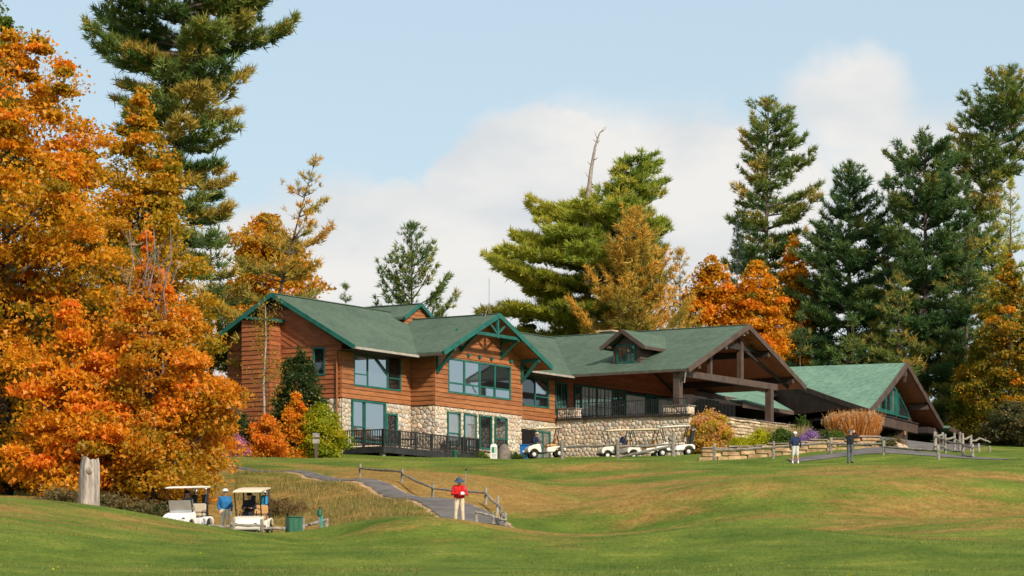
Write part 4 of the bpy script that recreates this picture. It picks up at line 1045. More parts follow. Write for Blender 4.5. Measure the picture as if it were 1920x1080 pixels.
# ------------------------------------------------------------------ foliage
LEAFM = {
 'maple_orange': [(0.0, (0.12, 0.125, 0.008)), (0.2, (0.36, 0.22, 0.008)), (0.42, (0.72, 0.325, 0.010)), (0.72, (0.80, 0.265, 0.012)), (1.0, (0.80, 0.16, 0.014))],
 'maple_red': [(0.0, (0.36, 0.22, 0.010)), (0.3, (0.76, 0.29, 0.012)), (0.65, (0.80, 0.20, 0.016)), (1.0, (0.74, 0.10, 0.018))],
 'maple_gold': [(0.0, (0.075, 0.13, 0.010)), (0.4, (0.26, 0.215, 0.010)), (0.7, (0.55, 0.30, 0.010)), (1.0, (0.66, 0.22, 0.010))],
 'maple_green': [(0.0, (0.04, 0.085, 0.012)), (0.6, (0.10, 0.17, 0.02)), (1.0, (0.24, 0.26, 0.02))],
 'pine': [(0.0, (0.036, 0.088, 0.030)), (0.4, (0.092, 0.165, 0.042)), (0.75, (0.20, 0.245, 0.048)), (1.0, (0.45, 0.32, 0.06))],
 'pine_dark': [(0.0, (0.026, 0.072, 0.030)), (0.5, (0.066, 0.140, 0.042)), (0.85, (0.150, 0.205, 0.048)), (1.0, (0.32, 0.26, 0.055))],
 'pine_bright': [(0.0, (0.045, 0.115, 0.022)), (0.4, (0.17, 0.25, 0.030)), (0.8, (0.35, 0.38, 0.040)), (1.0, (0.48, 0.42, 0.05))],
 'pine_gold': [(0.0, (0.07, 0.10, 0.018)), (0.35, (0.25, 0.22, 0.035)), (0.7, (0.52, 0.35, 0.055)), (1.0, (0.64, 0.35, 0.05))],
 'spruce': [(0.0, (0.013, 0.045, 0.028)), (1.0, (0.045, 0.10, 0.055))],
 'shrub_dark': [(0.0, (0.012, 0.036, 0.010)), (0.7, (0.042, 0.075, 0.016)), (1.0, (0.11, 0.11, 0.02))],
 'shrub_lime': [(0.0, (0.07, 0.14, 0.008)), (0.5, (0.28, 0.33, 0.010)), (0.8, (0.52, 0.42, 0.010)), (1.0, (0.62, 0.26, 0.010))],
 'yellow': [(0.0, (0.22, 0.26, 0.010)), (1.0, (0.60, 0.55, 0.015))],
 'hydrangea': [(0.0, (0.16, 0.20, 0.02)), (0.35, (0.60, 0.44, 0.025)), (0.6, (0.70, 0.34, 0.06)), (0.85, (0.68, 0.36, 0.20)), (1.0, (0.74, 0.52, 0.38))],
 'birch_leaf': [(0.0, (0.16, 0.14, 0.012)), (0.6, (0.36, 0.23, 0.014)), (1.0, (0.52, 0.27, 0.014))],
 'grass_gold': [(0.0, (0.48, 0.17, 0.030)), (0.6, (0.64, 0.29, 0.07)), (0.85, (0.58, 0.38, 0.19)), (1.0, (0.66, 0.52, 0.36))],
 'grass_straw': [(0.0, (0.30, 0.21, 0.07)), (1.0, (0.56, 0.43, 0.20))],
 'meadow': [(0.0, (0.09, 0.13, 0.020)), (0.5, (0.22, 0.19, 0.045)), (1.0, (0.38, 0.28, 0.10))],
 'pink_flower': [(0.0, (0.05, 0.10, 0.02)), (0.35, (0.10, 0.14, 0.03)), (0.4, (0.48, 0.12, 0.24)), (1.0, (0.68, 0.30, 0.42))],
 'purple_flower': [(0.0, (0.05, 0.10, 0.03)), (0.25, (0.10, 0.12, 0.05)), (0.3, (0.24, 0.12, 0.34)), (1.0, (0.46, 0.28, 0.55))],
 'scrub': [(0.0, (0.03, 0.05, 0.012)), (0.5, (0.10, 0.10, 0.03)), (1.0, (0.26, 0.16, 0.06))],
}
for k, st in LEAFM.items(): leaf_mat(k, st, 0.32 if 'pine' in k or k == 'spruce' else 0.48, 0.02)

def unit(v): return v/np.maximum(np.linalg.norm(v, axis=-1, keepdims=True), 1e-9)
def leaf_object(name, C, size, tint, material, parent, rng, shape='leaf', normal_bias=0.5, axis=None):
    """C: Nx3 centres; one small bent blade per centre"""
    N = len(C)
    nrm = unit(rng.normal(size=(N, 3))+np.array([0, 0, normal_bias])) if axis is None else unit(rng.normal(size=(N, 3)))
    if axis is None: ax = unit(np.cross(nrm, rng.normal(size=(N, 3))))
    else: ax = unit(axis); nrm = unit(np.cross(ax, nrm))
    bi = np.cross(nrm, ax)
    s = (size*rng.uniform(.7, 1.3, N))[:, None]
    if shape == 'leaf':      # kite, folded a little along its rib
        V = np.stack([C-ax*s*.42+bi*s*.5, C+ax*s*.62, C-ax*s*.42-bi*s*.5], 1)
        F = np.arange(3*N).reshape(N, 3)
    elif shape == 'needle':
        w = 0.078
        V = np.stack([C-bi*s*w, C+bi*s*w, C+ax*s], 1); F = np.arange(3*N).reshape(N, 3)
    else:                    # blade
        V = np.stack([C-bi*s*.03, C+bi*s*.03, C+ax*s], 1); F = np.arange(3*N).reshape(N, 3)
    me = np_mesh(name, V.reshape(-1, 3), F)
    a = me.attributes.new('tint', 'FLOAT', 'FACE'); a.data.foreach_set('value', np.clip(tint, 0, 1).astype(np.float32))
    me.materials.append(MATS[material])
    o = bpy.data.objects.new(name, me); COL.objects.link(o)
    if parent is not None: o.parent = parent
    return o

def prof(profile, h):
    P = np.array(profile); return np.interp(h, P[:, 0], P[:, 1]), np.interp(h, P[:, 0], P[:, 2])

def broadleaf(name, label, cat, X, D, top_Y, profile, nclump, per, leafs, material, seed, trunk_r=.2, tint0=.5, tint_h=0.0, clump_r=.95, trunk_off=0.0, flat=.42, bark='bark', bare=0.0, group=None, sink=0.2, multi=1, spread=.36, base_z=None, depth_scale=1.0, tvar=.16):
    """profile: (height 0..1, left metres, right metres) silhouette around the trunk axis"""
    rng = np.random.default_rng(seed); b = gp(X, D, -sink); per = int(per*(2.2 if cat != 'shrub' else 1.8)); leafs = leafs*.82
    if base_z is not None: b.z = base_z
    H = (HY-top_Y)/FPX*D-b.z
    root = empty(name, b, 0, label, cat, group)
    hmin = profile[0][0]
    # clump centres fill the silhouette, denser near its surface
    hs = rng.uniform(hmin, 1, nclump*5); l, r = prof(profile, hs); keep = rng.uniform(0, 1, len(hs)) < (l+r)/np.max(l+r); hs = hs[keep][:nclump]
    n = len(hs); l, r = prof(profile, hs); az = rng.uniform(0, 2*np.pi, n)
    lump = lambda h_, a_: 1-.10+.20*np.sin(2*a_+h_*15+seed)+.15*np.sin(3*a_-h_*27+seed*2)+.10*np.sin(h_*61+seed*3)
    R = ((l+r)/2+(r-l)/2*np.cos(az))*lump(hs, az); dep = (l+r)/2*depth_scale*lump(hs, az)
    k = np.sqrt(rng.uniform(.12, 1, n)); k = np.where(rng.uniform(size=n) < .5, np.maximum(k, rng.uniform(.75, 1.0, n)), k)
    ir = np.maximum(1-clump_r*.55/np.maximum(R, .3), .25)
    c = np.stack([np.cos(az)*R*k*ir+(r-l)/2*.0, np.sin(az)*dep*k*ir, hs*H], -1)
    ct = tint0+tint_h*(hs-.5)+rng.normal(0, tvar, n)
    rad = clump_r*rng.uniform(.6, 1.25, n)*np.clip(.45+1.1*np.minimum(R, dep)/np.max(R+.01), .45, 1.1)
    rad *= np.clip(1.25-.55*hs, .6, 1.1)
    # leaves
    idx = np.repeat(np.arange(n), per); M = len(idx)
    q = unit(rng.normal(size=(M, 3)))*np.cbrt(rng.uniform(.03, 1, M))[:, None]
    q *= (rad[idx])[:, None]*np.array([1.05, 1.05, flat])
    q[:, 2] -= 0.18*(q[:, 0]**2+q[:, 1]**2)/rad[idx]
    pos = c[idx]+q
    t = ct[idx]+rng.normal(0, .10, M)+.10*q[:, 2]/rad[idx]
    # loose leaves between the sprays, so that the crown is not a set of balls
    k2 = int(M*.38); h2 = rng.uniform(hmin, 1, k2*3); l2, r2 = prof(profile, h2); kp = rng.uniform(0, 1, len(h2)) < (l2+r2)/np.max(l2+r2); h2 = h2[kp][:k2]; l2, r2 = prof(profile, h2)
    az2 = rng.uniform(0, 2*np.pi, len(h2)); R2 = (l2+r2)/2+(r2-l2)/2*np.cos(az2); q2 = rng.uniform(.35, 1.0, len(h2))**.6*lump(h2, az2)*(1+.08*np.sin(az2*7-h2*41))
    pos2 = np.stack([np.cos(az2)*R2*q2, np.sin(az2)*(l2+r2)/2*depth_scale*q2, h2*H], -1)+rng.normal(0, .12, (len(h2), 3))
    # gathered towards twig ends
    g2 = np.sin(pos2[:, 0]*3.1+pos2[:, 2]*2.3+seed)*np.sin(pos2[:, 1]*2.7-pos2[:, 2]*3.3)+rng.normal(0, .35, len(h2)) > -.12
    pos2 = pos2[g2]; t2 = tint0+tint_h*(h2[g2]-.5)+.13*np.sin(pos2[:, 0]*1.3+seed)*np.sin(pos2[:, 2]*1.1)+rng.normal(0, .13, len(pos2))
    pos = np.concatenate([pos, pos2]); t = np.concatenate([t, t2])
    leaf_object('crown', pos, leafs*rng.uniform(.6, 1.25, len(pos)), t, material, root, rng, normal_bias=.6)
    # trunk(s) and limbs
    tm = MB(); top = H*(.86 if bare == 0 else .93); wig = rng.normal(0, .12, (12, 2)); wig[0] = 0
    stems = []
    for s in range(multi):
        lean = np.array([0., 0.]) if multi == 1 else rng.normal(0, .55, 2)
        off = np.array([0., 0.]) if multi == 1 else rng.normal(0, .15, 2)
        pts = [Vector((off[0]+lean[0]*(i/9)+wig[i, 0]*i/9+trunk_off*(i/9), off[1]+lean[1]*(i/9)+wig[i, 1]*i/9, top*i/9)) for i in range(10)]
        tm.tube(pts, [trunk_r*(1.25 if i == 0 else 1)*(1-.88*i/9) for i in range(10)], 8); stems.append(pts)
    tm.build('trunk', bark, root, smooth='full')
    lm = MB(); sel = rng.permutation(n)[:min(n, 110)]
    for i in sel:
        pts = stems[rng.integers(multi)]; e = Vector(c[i]); hz = max(H*.06, e.z-spread*math.hypot(e.x, e.y)*2-.4)
        f = min(hz/top*9, 8.99); a = pts[int(f)].lerp(pts[int(f)+1], f-int(f))
        mid = a.lerp(e, .5)+Vector((0, 0, -.06*(e-a).length))+Vector(rng.normal(0, .1, 3))
        r0 = min(trunk_r*.45, .022*(e-a).length+.012); lm.tube([a, mid, e], [r0, r0*.62, r0*.2], 5, caps=False)
    if bare:
        for i in range(int(70*bare)):
            h0 = rng.uniform(.45, .9); az_ = rng.uniform(0, 6.28); L_ = rng.uniform(1.2, 3.6)*(1.1-h0)+.9
            a = Vector((0, 0, top*h0))+Vector((rng.normal(0, .35), rng.normal(0, .35), 0)); d = Vector((math.cos(az_)*.5, math.sin(az_)*.5, 1.0)).normalized()
            e = a+d*L_+Vector(rng.normal(0, .15, 3)); mid = a.lerp(e, .5)+Vector((math.cos(az_)*.12, math.sin(az_)*.12, 0))
            lm.tube([a, mid, e], [.028, .018, .006], 5, caps=False)
            for q_ in range(3):
                m0 = a.lerp(e, rng.uniform(.35, .9)); e2 = m0+d*rng.uniform(.3, .9)+Vector(rng.normal(0, .28, 3)); lm.tube([m0, e2], [.012, .004], 4, caps=False)
    lm.build('limbs', bark, root, smooth='full', kind='stuff')
    return root

def conifer(name, label, X, D, top_Y, profile, material, seed, n_branch=90, tuft_step=.16, needles=9, nlen=.34, trunk_r=.3, tilt=(-8, 28), lean=(0, 0), plate=.30, tint0=.42, tvar=.16, bark='bark', group=None, whorl=5, base_z=None, h0=0.0, cat='pine tree', sparse=0.06, up_tip=.18, brown=.12, droop=.0, lift=.62, jag=.28, hpow=.9, inner=.25, tint_l=0.0):
    """tapering trunk, whorls of limbs whose reach follows the silhouette, tufts of needles on flat sprays"""
    rng = np.random.default_rng(seed); b = gp(X, D, -.25); needles = int(needles*.95); nlen *= 1.03
    if base_z is not None: b.z = base_z
    H = (HY-top_Y)/FPX*D-b.z
    root = empty(name, b, 0, label, cat, group)
    tr = lambda h: np.array([lean[0]*h**1.4, lean[1]*h**1.4, H*h])
    tm = MB(); tm.tube([Vector(tr(h)) for h in np.linspace(0, .985, 12)], [trunk_r*(1.2 if i == 0 else 1)*(1-.93*i/11) for i in range(12)], 8); tm.build('trunk', bark, root, smooth='full')
    hmin = max(profile[0][0], h0); bm_ = MB(); TC = []; TA = []; TT = []; TL = []
    k = 0; nw = max(3, n_branch//whorl); zw = hmin+(1-hmin)*(np.linspace(0, 1, nw)**hpow)+rng.normal(0, .25/nw, nw)*(1-hmin); a0 = 0.0
    for q_ in range(nw*whorl):
        h = float(np.clip(zw[q_//whorl]+rng.normal(0, .07/nw), hmin, .992)); az = a0+(q_ % whorl)*6.2832/whorl+rng.normal(0, .3)
        if q_ % whorl == whorl-1: a0 += rng.uniform(.3, 1.2)
        if q_ % whorl == 0: wk = rng.uniform(.72, 1.16)
        l, r = prof(profile, h); R = float((l+r)/2+(r-l)/2*math.cos(az)); R *= (1-abs(rng.normal(0, jag)))*wk
        if R < .12: continue
        if rng.uniform() < sparse: continue
        o = tr(h*.985); el = math.radians(tilt[0]+(tilt[1]-tilt[0])*h**1.5+rng.normal(0, 6))
        dirh = np.array([math.cos(az), math.sin(az), 0.]); side = np.array([-dirh[1], dirh[0], 0.])
        ph, bw = rng.uniform(0, 6.28), rng.normal(0, .07)
        def P(s): return o+dirh*R*s*math.cos(el)+side*(R*bw*math.sin(2.6*s+ph)*s)+np.array([0, 0, 1.])*(R*s*math.sin(el)+up_tip*R*s*s*s-droop*R*s*s+.035*R*math.sin(5*s+ph)*s)
        r0 = min(trunk_r*.4, .016*R+.014)
        bm_.tube([Vector(P(s)) for s in (0, .3, .6, .97)], [r0, r0*.72, r0*.45, r0*.12], 5, caps=False)
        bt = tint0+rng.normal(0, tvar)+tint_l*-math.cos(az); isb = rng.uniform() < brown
        if isb: bt += .38
        # spray: side twigs along the limb
        nt = max(3, int(R*(1-inner)/tuft_step))
        for s in np.linspace(inner, 1.0, nt):
            wmax = plate*R*(1.08-s)**.55*min(1, (s-inner*.6)*2.4)+.12
            m = max(1, int(2*wmax/(tuft_step*1.15))+1)
            u = rng.uniform(-1, 1, m); fwd = rng.uniform(.25, .75, m)
            base = P(min(1, s))
            pos = base+side*(u*wmax)[:, None]+dirh*(np.abs(u)*wmax*.55)[:, None]
            puff = math.sin(s*R*2.4+ph)+.5*math.sin(s*R*5.3+2*ph)
            pos[:, 2] += rng.normal(.02, .07, m)+.10*np.abs(u)*wmax+max(0, puff)*rng.uniform(0, .16, m)
            if puff < -.75 and s < .9: continue
            axs = dirh*fwd[:, None]+side*(u*.9)[:, None]+np.array([0, 0, 1.])*(lift+rng.uniform(-.15, .35, m))[:, None]
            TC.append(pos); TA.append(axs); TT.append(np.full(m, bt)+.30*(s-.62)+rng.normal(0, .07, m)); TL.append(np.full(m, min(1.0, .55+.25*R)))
    # leader tuft
    TC.append(np.array([tr(.99)]*6)+rng.normal(0, .08, (6, 3))); TA.append(np.tile([0, 0, 1.], (6, 1))); TT.append(np.full(6, tint0)); TL.append(np.ones(6))
    TC = np.concatenate(TC); TA = np.concatenate(TA); TT = np.concatenate(TT); TL = np.concatenate(TL)
    idx = np.repeat(np.arange(len(TC)), needles); M = len(idx)
    ax = unit(unit(TA)[idx]+rng.normal(0, .52, (M, 3)))
    pos = TC[idx]+rng.normal(0, .045, (M, 3))
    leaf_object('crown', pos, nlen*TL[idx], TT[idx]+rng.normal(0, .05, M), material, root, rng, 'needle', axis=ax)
    bm_.build('limbs', bark, root, smooth='full', kind='stuff')
    return root

# ---- left: the maples and the tall pine above them
broadleaf('maple_tree', 'huge orange maple filling the left edge of the picture', 'maple tree', 10, 147, 62,
          [(.03, 5.5, 4.2), (.2, 7, 5.6), (.45, 7.5, 6.0), (.62, 7, 5.3), (.76, 6, 4.5), (.88, 4.0, 3.5), (.95, 2.2, 2.6), (1, .3, 1.9)], 520, 130, .21, 'maple_orange', 1, .32, .36, .22, .95, bark='bark')
broadleaf('maple_tree', 'gold and green maple rising between the huge orange maple and the tall pine', 'maple tree', 262, 158, 165,
          [(.1, 3.4, 3.4), (.4, 3.2, 3.6), (.6, 2.6, 3.2), (.75, 2.0, 2.4), (.88, 1.3, 1.2), (.96, .8, .5), (1, .2, .2)], 170, 140, .21, 'maple_gold', 2, .22, .62, .1, .95)
broadleaf('maple_tree', 'red-orange maple with bare twigs at its top, behind the grey stump', 'maple tree', 275, 139, 395,
          [(.02, 3.4, 3.6), (.12, 4.2, 3.9), (.3, 4.0, 3.7), (.45, 3.4, 3.4), (.6, 2.2, 2.8), (.7, 1.1, 1.7), (.78, .4, .8), (.85, .1, .2), (1, .02, .02)], 250, 120, .19, 'maple_red', 3, .11, .22, .40, .8, bark='bark_grey', bare=1.1, multi=5)
broadleaf('maple_tree', 'small orange maple low between the huge maple and the red one', 'maple tree', 130, 137, 560,
          [(.03, 2.4, 2.6), (.3, 2.9, 2.9), (.6, 2.3, 2.2), (.85, 1.2, 1.2), (1, .2, .2)], 90, 130, .20, 'maple_orange', 4, .10, .55, .1, .85, bark='bark_grey')
broadleaf('maple_tree', 'orange maple showing over the left roof ridge behind the pine', 'maple tree', 500, 215, 405,
          [(.25, 3.0, 3.6), (.55, 3.2, 4.0), (.75, 3.0, 4.0), (.88, 2.6, 2.8), (1, .8, .6)], 150, 140, .25, 'maple_gold', 5, .25, .68, .2, 1.1)
broadleaf('maple_tree', 'green-topped maple cut by the upper left corner of the picture', 'maple tree', -30, 185, -30,
          [(.3, 3, 2.6), (.7, 3, 2.7), (.9, 2.2, 2.2), (1, .5, .5)], 120, 120, .24, 'maple_green', 6, .25, .7)
conifer('white_pine', 'towering white pine on the left whose top runs out of the frame', 308, 172, -250,
        [(.32, 2.2, 3.2), (.42, 2.5, 3.0), (.52, 3.2, 3.2), (.58, 4.2, 4.8), (.66, 4.9, 5.2), (.74, 5.4, 6.2), (.80, 5.8, 5.6), (.86, 5.6, 5.4), (.92, 4, 4), (1, .4, .4)],
        'pine', 11, 190, .17, 9, .42, .42, (-12, 24), (1.6, 0), .36, .52, brown=.3, bark='bark', jag=.2)
# the bent bough with bright needle tufts that hangs out to the right of the tall pine
conifer('pine_tree', 'slender pine with golden tufted boughs leaning out over the left roof', 470, 200, 300,
        [(.3, 3.5, 3.0), (.55, 3.8, 3.4), (.7, 3.2, 2.8), (.85, 1.6, 1.3), (1, .2, .5)], 'pine_gold', 12, 64, .19, 9, .42, .2, (-5, 30), (4.0, 0), .26, .50, brown=.4, sparse=.15)
# ---- behind the clubhouse
conifer('red_pine', 'cone-shaped dark green pine standing alone behind the left roof', 772, 246, 420,
        [(.3, 4.4, 4.6), (.48, 4.4, 4.5), (.62, 3.7, 3.9), (.76, 2.8, 2.9), (.88, 1.8, 1.9), (.95, 1.1, 1.1), (1, .2, .2)], 'pine', 13, 110, .21, 10, .42, .2, (8, 40), plate=.20, tint0=.42, up_tip=.4, brown=.0, jag=.2, inner=.45)
conifer('small_pine', 'low pine top showing over the roof ridge beside the cone-shaped pine', 648, 250, 535,
        [(.4, 1.2, 1.2), (.8, .9, .9), (1, .2, .2)], 'pine', 14, 36, .22, 9, .4, .12, (10, 40))
conifer('white_pine', 'broad bright green white pine with wide shelves of boughs behind the ridge', 1150, 244, 292,
        [(.35, 7.5, 3), (.45, 9.5, 3), (.52, 9.5, 3), (.57, 9.5, 3), (.61, 12.5, 3), (.64, 11, 3), (.665, 6.5, 3.2), (.72, 8.6, 3.4), (.78, 8.8, 3.2), (.82, 7.6, 3.2), (.855, 3.6, 3.4), (.90, 1.6, 3.6), (1, .3, 2.4)],
        'pine_bright', 15, 210, .20, 10, .46, .4, (-3, 12), (1.0, 0), .34, .64, brown=.06, jag=.24, tint_l=.14, up_tip=.10)
conifer('white_pine', 'yellowing pine with golden brown needles in front of the bright green one', 1188, 236, 392,
        [(.3, 5.0, 5.6), (.42, 5.0, 5.4), (.55, 4.4, 4.6), (.68, 3.6, 3.6), (.82, 2.5, 2.6), (.92, 1.5, 1.6), (1, .3, .3)], 'pine_gold', 16, 150, .19, 9, .44, .28, (18, 52), plate=.24, tint0=.62, tvar=.22, up_tip=.3, jag=.32, sparse=.16)
conifer('larch_tree', 'pale straw-coloured conifer between the golden pine and the orange maples', 1275, 240, 470,
        [(.3, 3.0, 2.6), (.6, 2.4, 2.2), (.85, 1.4, 1.5), (1, .3, .4)], 'pine_gold', 17, 80, .22, 8, .42, .2, (20, 50), plate=.2, tint0=.62, sparse=.1, cat='larch tree')
# dead snag
def snag():
    o = empty('dead_snag', gp(1100, 243), 0, 'bare grey dead tree trunk poking above the bright green pine', 'dead tree'); D = 243
    def loc(X, Y, dd=0): p = at(X, Y, D+dd); return Vector((p.x, p.y, p.z))-Vector(o.location)
    m = MB(); m.tube([loc(1105, 850), loc(1102, 600), loc(1101, 400), loc(1103, 370), loc(1108, 320), loc(1116, 275), loc(1124, 250), loc(1134, 238)], [.32, .28, .22, .19, .14, .09, .05, .02], 8); m.build('trunk', 'dead_wood', o, smooth='full')
    m = MB(); rr = random.Random(4)
    for X, Y, dx, dy in [(1104, 385, -24, -14), (1103, 372, -14, 8), (1107, 335, -10, -12), (1110, 310, -9, -8), (1112, 300, 10, -6), (1117, 270, 9, -9), (1120, 260, -5, -14), (1126, 248, 12, -10), (1106, 350, 9, -3), (1103, 392, 30, -4), (1118, 266, -6, -6)]:
        a = loc(X, Y); e = loc(X+dx, Y+dy, rr.uniform(-.6, .6)); mid = a.lerp(e, .6)+Vector((0, 0, -.06)); m.tube([a, mid, e], [.045, .03, .008], 5)
    m.build('limbs', 'dead_wood', o, smooth='full', kind='stuff')
snag()
broadleaf('yellow_shrub', 'low yellow-green tree top peeping over the ridge left of the bright pine', 'tree', 988, 246, 590, [(.5, 1.2, 1.6), (.8, 1.2, 1.6), (1, .3, .5)], 26, 110, .25, 'maple_green', 61, .1, .9)
broadleaf('maple_tree', 'bright orange maple behind the portico roof, left of its pair', 'maple tree', 1335, 246, 480,
          [(.3, 2.4, 2.2), (.6, 2.7, 2.4), (.8, 2.4, 2.1), (.93, 1.6, 1.5), (1, .5, .4)], 100, 130, .25, 'maple_orange', 21, .2, .36, .15, .9)
broadleaf('maple_tree', 'bright orange maple behind the portico peak, right of its pair', 'maple tree', 1422, 245, 490,
          [(.3, 2.4, 2.2), (.6, 2.8, 2.4), (.8, 2.5, 2.1), (.93, 1.7, 1.4), (1, .5, .4)], 110, 130, .25, 'maple_orange', 22, .2, .42, .15, .9)
broadleaf('maple_tree', 'orange-brown maple half hidden between the big right-hand pines', 'maple tree', 1490, 258, 440,
          [(.35, 2.2, 1.6), (.7, 2.0, 1.6), (.9, 1.2, 1.0), (1, .2, .2)], 80, 120, .26, 'maple_orange', 23, .2, .36, .1, .9)
conifer('white_pine', 'tall white pine with layered boughs left of the dark pines', 1432, 262, 183,
        [(.40, 3.2, 2.4), (.50, 5.2, 2.6), (.56, 4.8, 2.9), (.60, 3.0, 3.2), (.66, 3.4, 4.6), (.71, 3.0, 4.8), (.76, 2.4, 4.0), (.82, 2.4, 3.8), (.87, 2.2, 3.2), (.92, 1.8, 2.6), (.97, 1.8, 1.4), (1, .4, .4)],
        'pine', 18, 130, .20, 10, .46, .36, (-8, 30), (.4, 0), .28, .55, brown=.10, jag=.15)
conifer('spruce_tree', 'small dense blue-green spruce before the tall layered pine', 1382, 250, 402,
        [(.3, 1.5, 1.5), (.6, 1.1, 1.1), (.85, .5, .5), (1, .08, .08)], 'spruce', 19, 150, .17, 8, .34, .15, (-12, 20), plate=.3, tint0=.5, jag=.12, cat='spruce tree')
conifer('white_pine', 'dark green pine with a pointed top behind the pavilion roof', 1592, 256, 302,
        [(.2, 4.6, 4.6), (.32, 5.2, 5.2), (.5, 5.0, 4.8), (.64, 4.3, 4.0), (.78, 3.0, 3.2), (.88, 1.9, 2.3), (.95, 1.2, 1.2), (1, .2, .2)], 'pine_dark', 20, 170, .19, 10, .46, .34, (-6, 34), plate=.28, tint0=.45, brown=.04, jag=.2)
conifer('white_pine', 'dark broad-crowned pine right of the pointed dark pine', 1735, 252, 262,
        [(.1, 4.6, 4.6), (.3, 5.2, 4.6), (.5, 5.2, 5.0), (.68, 5.0, 4.8), (.82, 4.2, 4.0), (.93, 3.0, 2.6), (1, .8, .7)], 'pine_dark', 24, 180, .19, 10, .46, .36, (-4, 30), plate=.28, tint0=.5, brown=.08, jag=.2)
conifer('white_pine', 'leaning white pine with a tufted crown at the upper right', 1768, 262, 122,
        [(.46, 2.4, 4.6), (.55, 1.4, 2.6), (.66, 3.6, 4.0), (.76, 4.2, 5.6), (.84, 3.8, 4.8), (.91, 2.6, 3.6), (.97, 1.6, 1.9), (1, .3, .3)], 'pine', 25, 120, .20, 10, .46, .34, (2, 34), (5.6, 0), .32, .55, brown=.10, jag=.2)
conifer('larch_tree', 'straw-tipped pine low in front of the dark pines', 1685, 249, 505,
        [(.15, 2.8, 2.6), (.5, 2.6, 2.4), (.8, 1.6, 1.6), (1, .3, .3)], 'pine', 26, 90, .20, 9, .44, .2, (-4, 28), plate=.3, tint0=.72, brown=.2)
conifer('larch_tree', 'pale yellow-green larch at the right edge of the picture', 1895, 256, 335,
        [(.2, 3.4, 3.2), (.5, 3.0, 3.0), (.75, 2.0, 2.0), (.9, 1.0, 1.0), (1, .2, .2)], 'pine_bright', 27, 130, .21, 8, .42, .26, (-2, 34), plate=.26, tint0=.8, sparse=.1, cat='larch tree')
broadleaf('maple_tree', 'rust-brown tree low at the right edge beside the pavilion', 'tree', 1893, 243, 478,
          [(.02, 3.6, 3.4), (.3, 3.6, 3.4), (.6, 2.8, 2.8), (.85, 1.5, 1.6), (1, .2, .2)], 170, 120, .21, 'maple_orange', 28, .16, .10, .1, .75)  # low tint puts the tree's shade into its leaf colour
conifer('white_pine', 'dark pine filling the gap right of the pavilion gable', 1812, 250, 425,
        [(.03, 3.6, 3.4), (.3, 3.8, 3.4), (.6, 2.8, 2.6), (.85, 1.5, 1.5), (1, .3, .3)], 'pine_dark', 29, 140, .20, 9, .44, .26, (-6, 26), plate=.3, tint0=.62, brown=.2)
broadleaf('maple_tree', 'olive and gold understorey tree just right of the pavilion', 'tree', 1832, 246, 640,
          [(.02, 2.4, 2.8), (.5, 2.2, 2.4), (1, .4, .4)], 80, 120, .2, 'maple_gold', 30, .1, .35, .1, .8)
conifer('small_pine', 'low young pine showing above the passage roof', 1600, 250, 600, [(.1, 3.2, 3.6), (.5, 2.8, 3.0), (1, .5, .5)], 'pine', 31, 60, .21, 9, .44, .15, (-4, 24), tint0=.5)
conifer('small_pine', 'low young pine showing behind the pavilion ridge', 1500, 253, 590, [(.1, 2.6, 2.8), (.5, 2.2, 2.3), (1, .4, .4)], 'pine_dark', 32, 50, .21, 9, .44, .15, (-4, 24), tint0=.6)
for i, (X, D, Y, mt, lb) in enumerate([(1665, 266, 330, 'pine_dark', 'slim dark pine rising between the pointed pine and the broad one'), (1540, 264, 420, 'pine_dark', 'dark pine top between the layered pine and the pointed one'), (1860, 268, 400, 'pine', 'olive pine behind the larch at the right edge'), (1770, 270, 380, 'pine_dark', 'dark pine deep behind the broad-crowned one')]):
    conifer('white_pine', lb, X, D, Y, [(.1, 4.2, 4.2), (.4, 3.8, 3.8), (.65, 2.8, 2.8), (.85, 1.6, 1.6), (1, .3, .3)], mt, 130+i, 120, .21, 9, .46, .28, (-6, 30), plate=.32, tint0=.5, jag=.28)
# dark wood behind the left maples so that no sky shows low down
for i, (X, D, Y, lb) in enumerate([(60, 190, 430, 'dark conifer low behind the huge orange maple'), (230, 196, 470, 'dark conifer behind the gold maple and the red one'), (395, 205, 345, 'olive conifer between the red maple and the left gable'), (150, 210, 380, 'dark conifer farthest back behind the left maples')]):
    conifer('small_pine', lb, X, D, Y, [(.02, 4.2, 4.2), (.4, 3.6, 3.6), (.8, 1.8, 1.8), (1, .3, .3)], 'pine' if i == 2 else 'pine_dark', 40+i, 110, .22, 8, .5, .2, (-8, 22), tint0=.6 if i == 2 else .5, brown=.25 if i == 2 else .1, cat='conifer')
for i, (X, D, w, h, lb) in enumerate([(1850, 247, 5, 3.6, 'olive undergrowth behind the slanting fence posts'), (1905, 238, 5, 3.2, 'olive undergrowth at the right edge of the picture'), (1960, 234, 5, 3.2, 'olive undergrowth cut by the right edge of the picture')]):
    broadleaf('undergrowth', lb, 'shrub', X, D, HY-(gz((X-960)/FPX*D, D)+h)*FPX/D, [(.02, w*.5, w*.5), (.5, w*.48, w*.48), (.85, w*.3, w*.3), (1, .3, .3)], 90, 80, .2, 'scrub', 90+i, .06, .45, .1, .6, sink=.1)
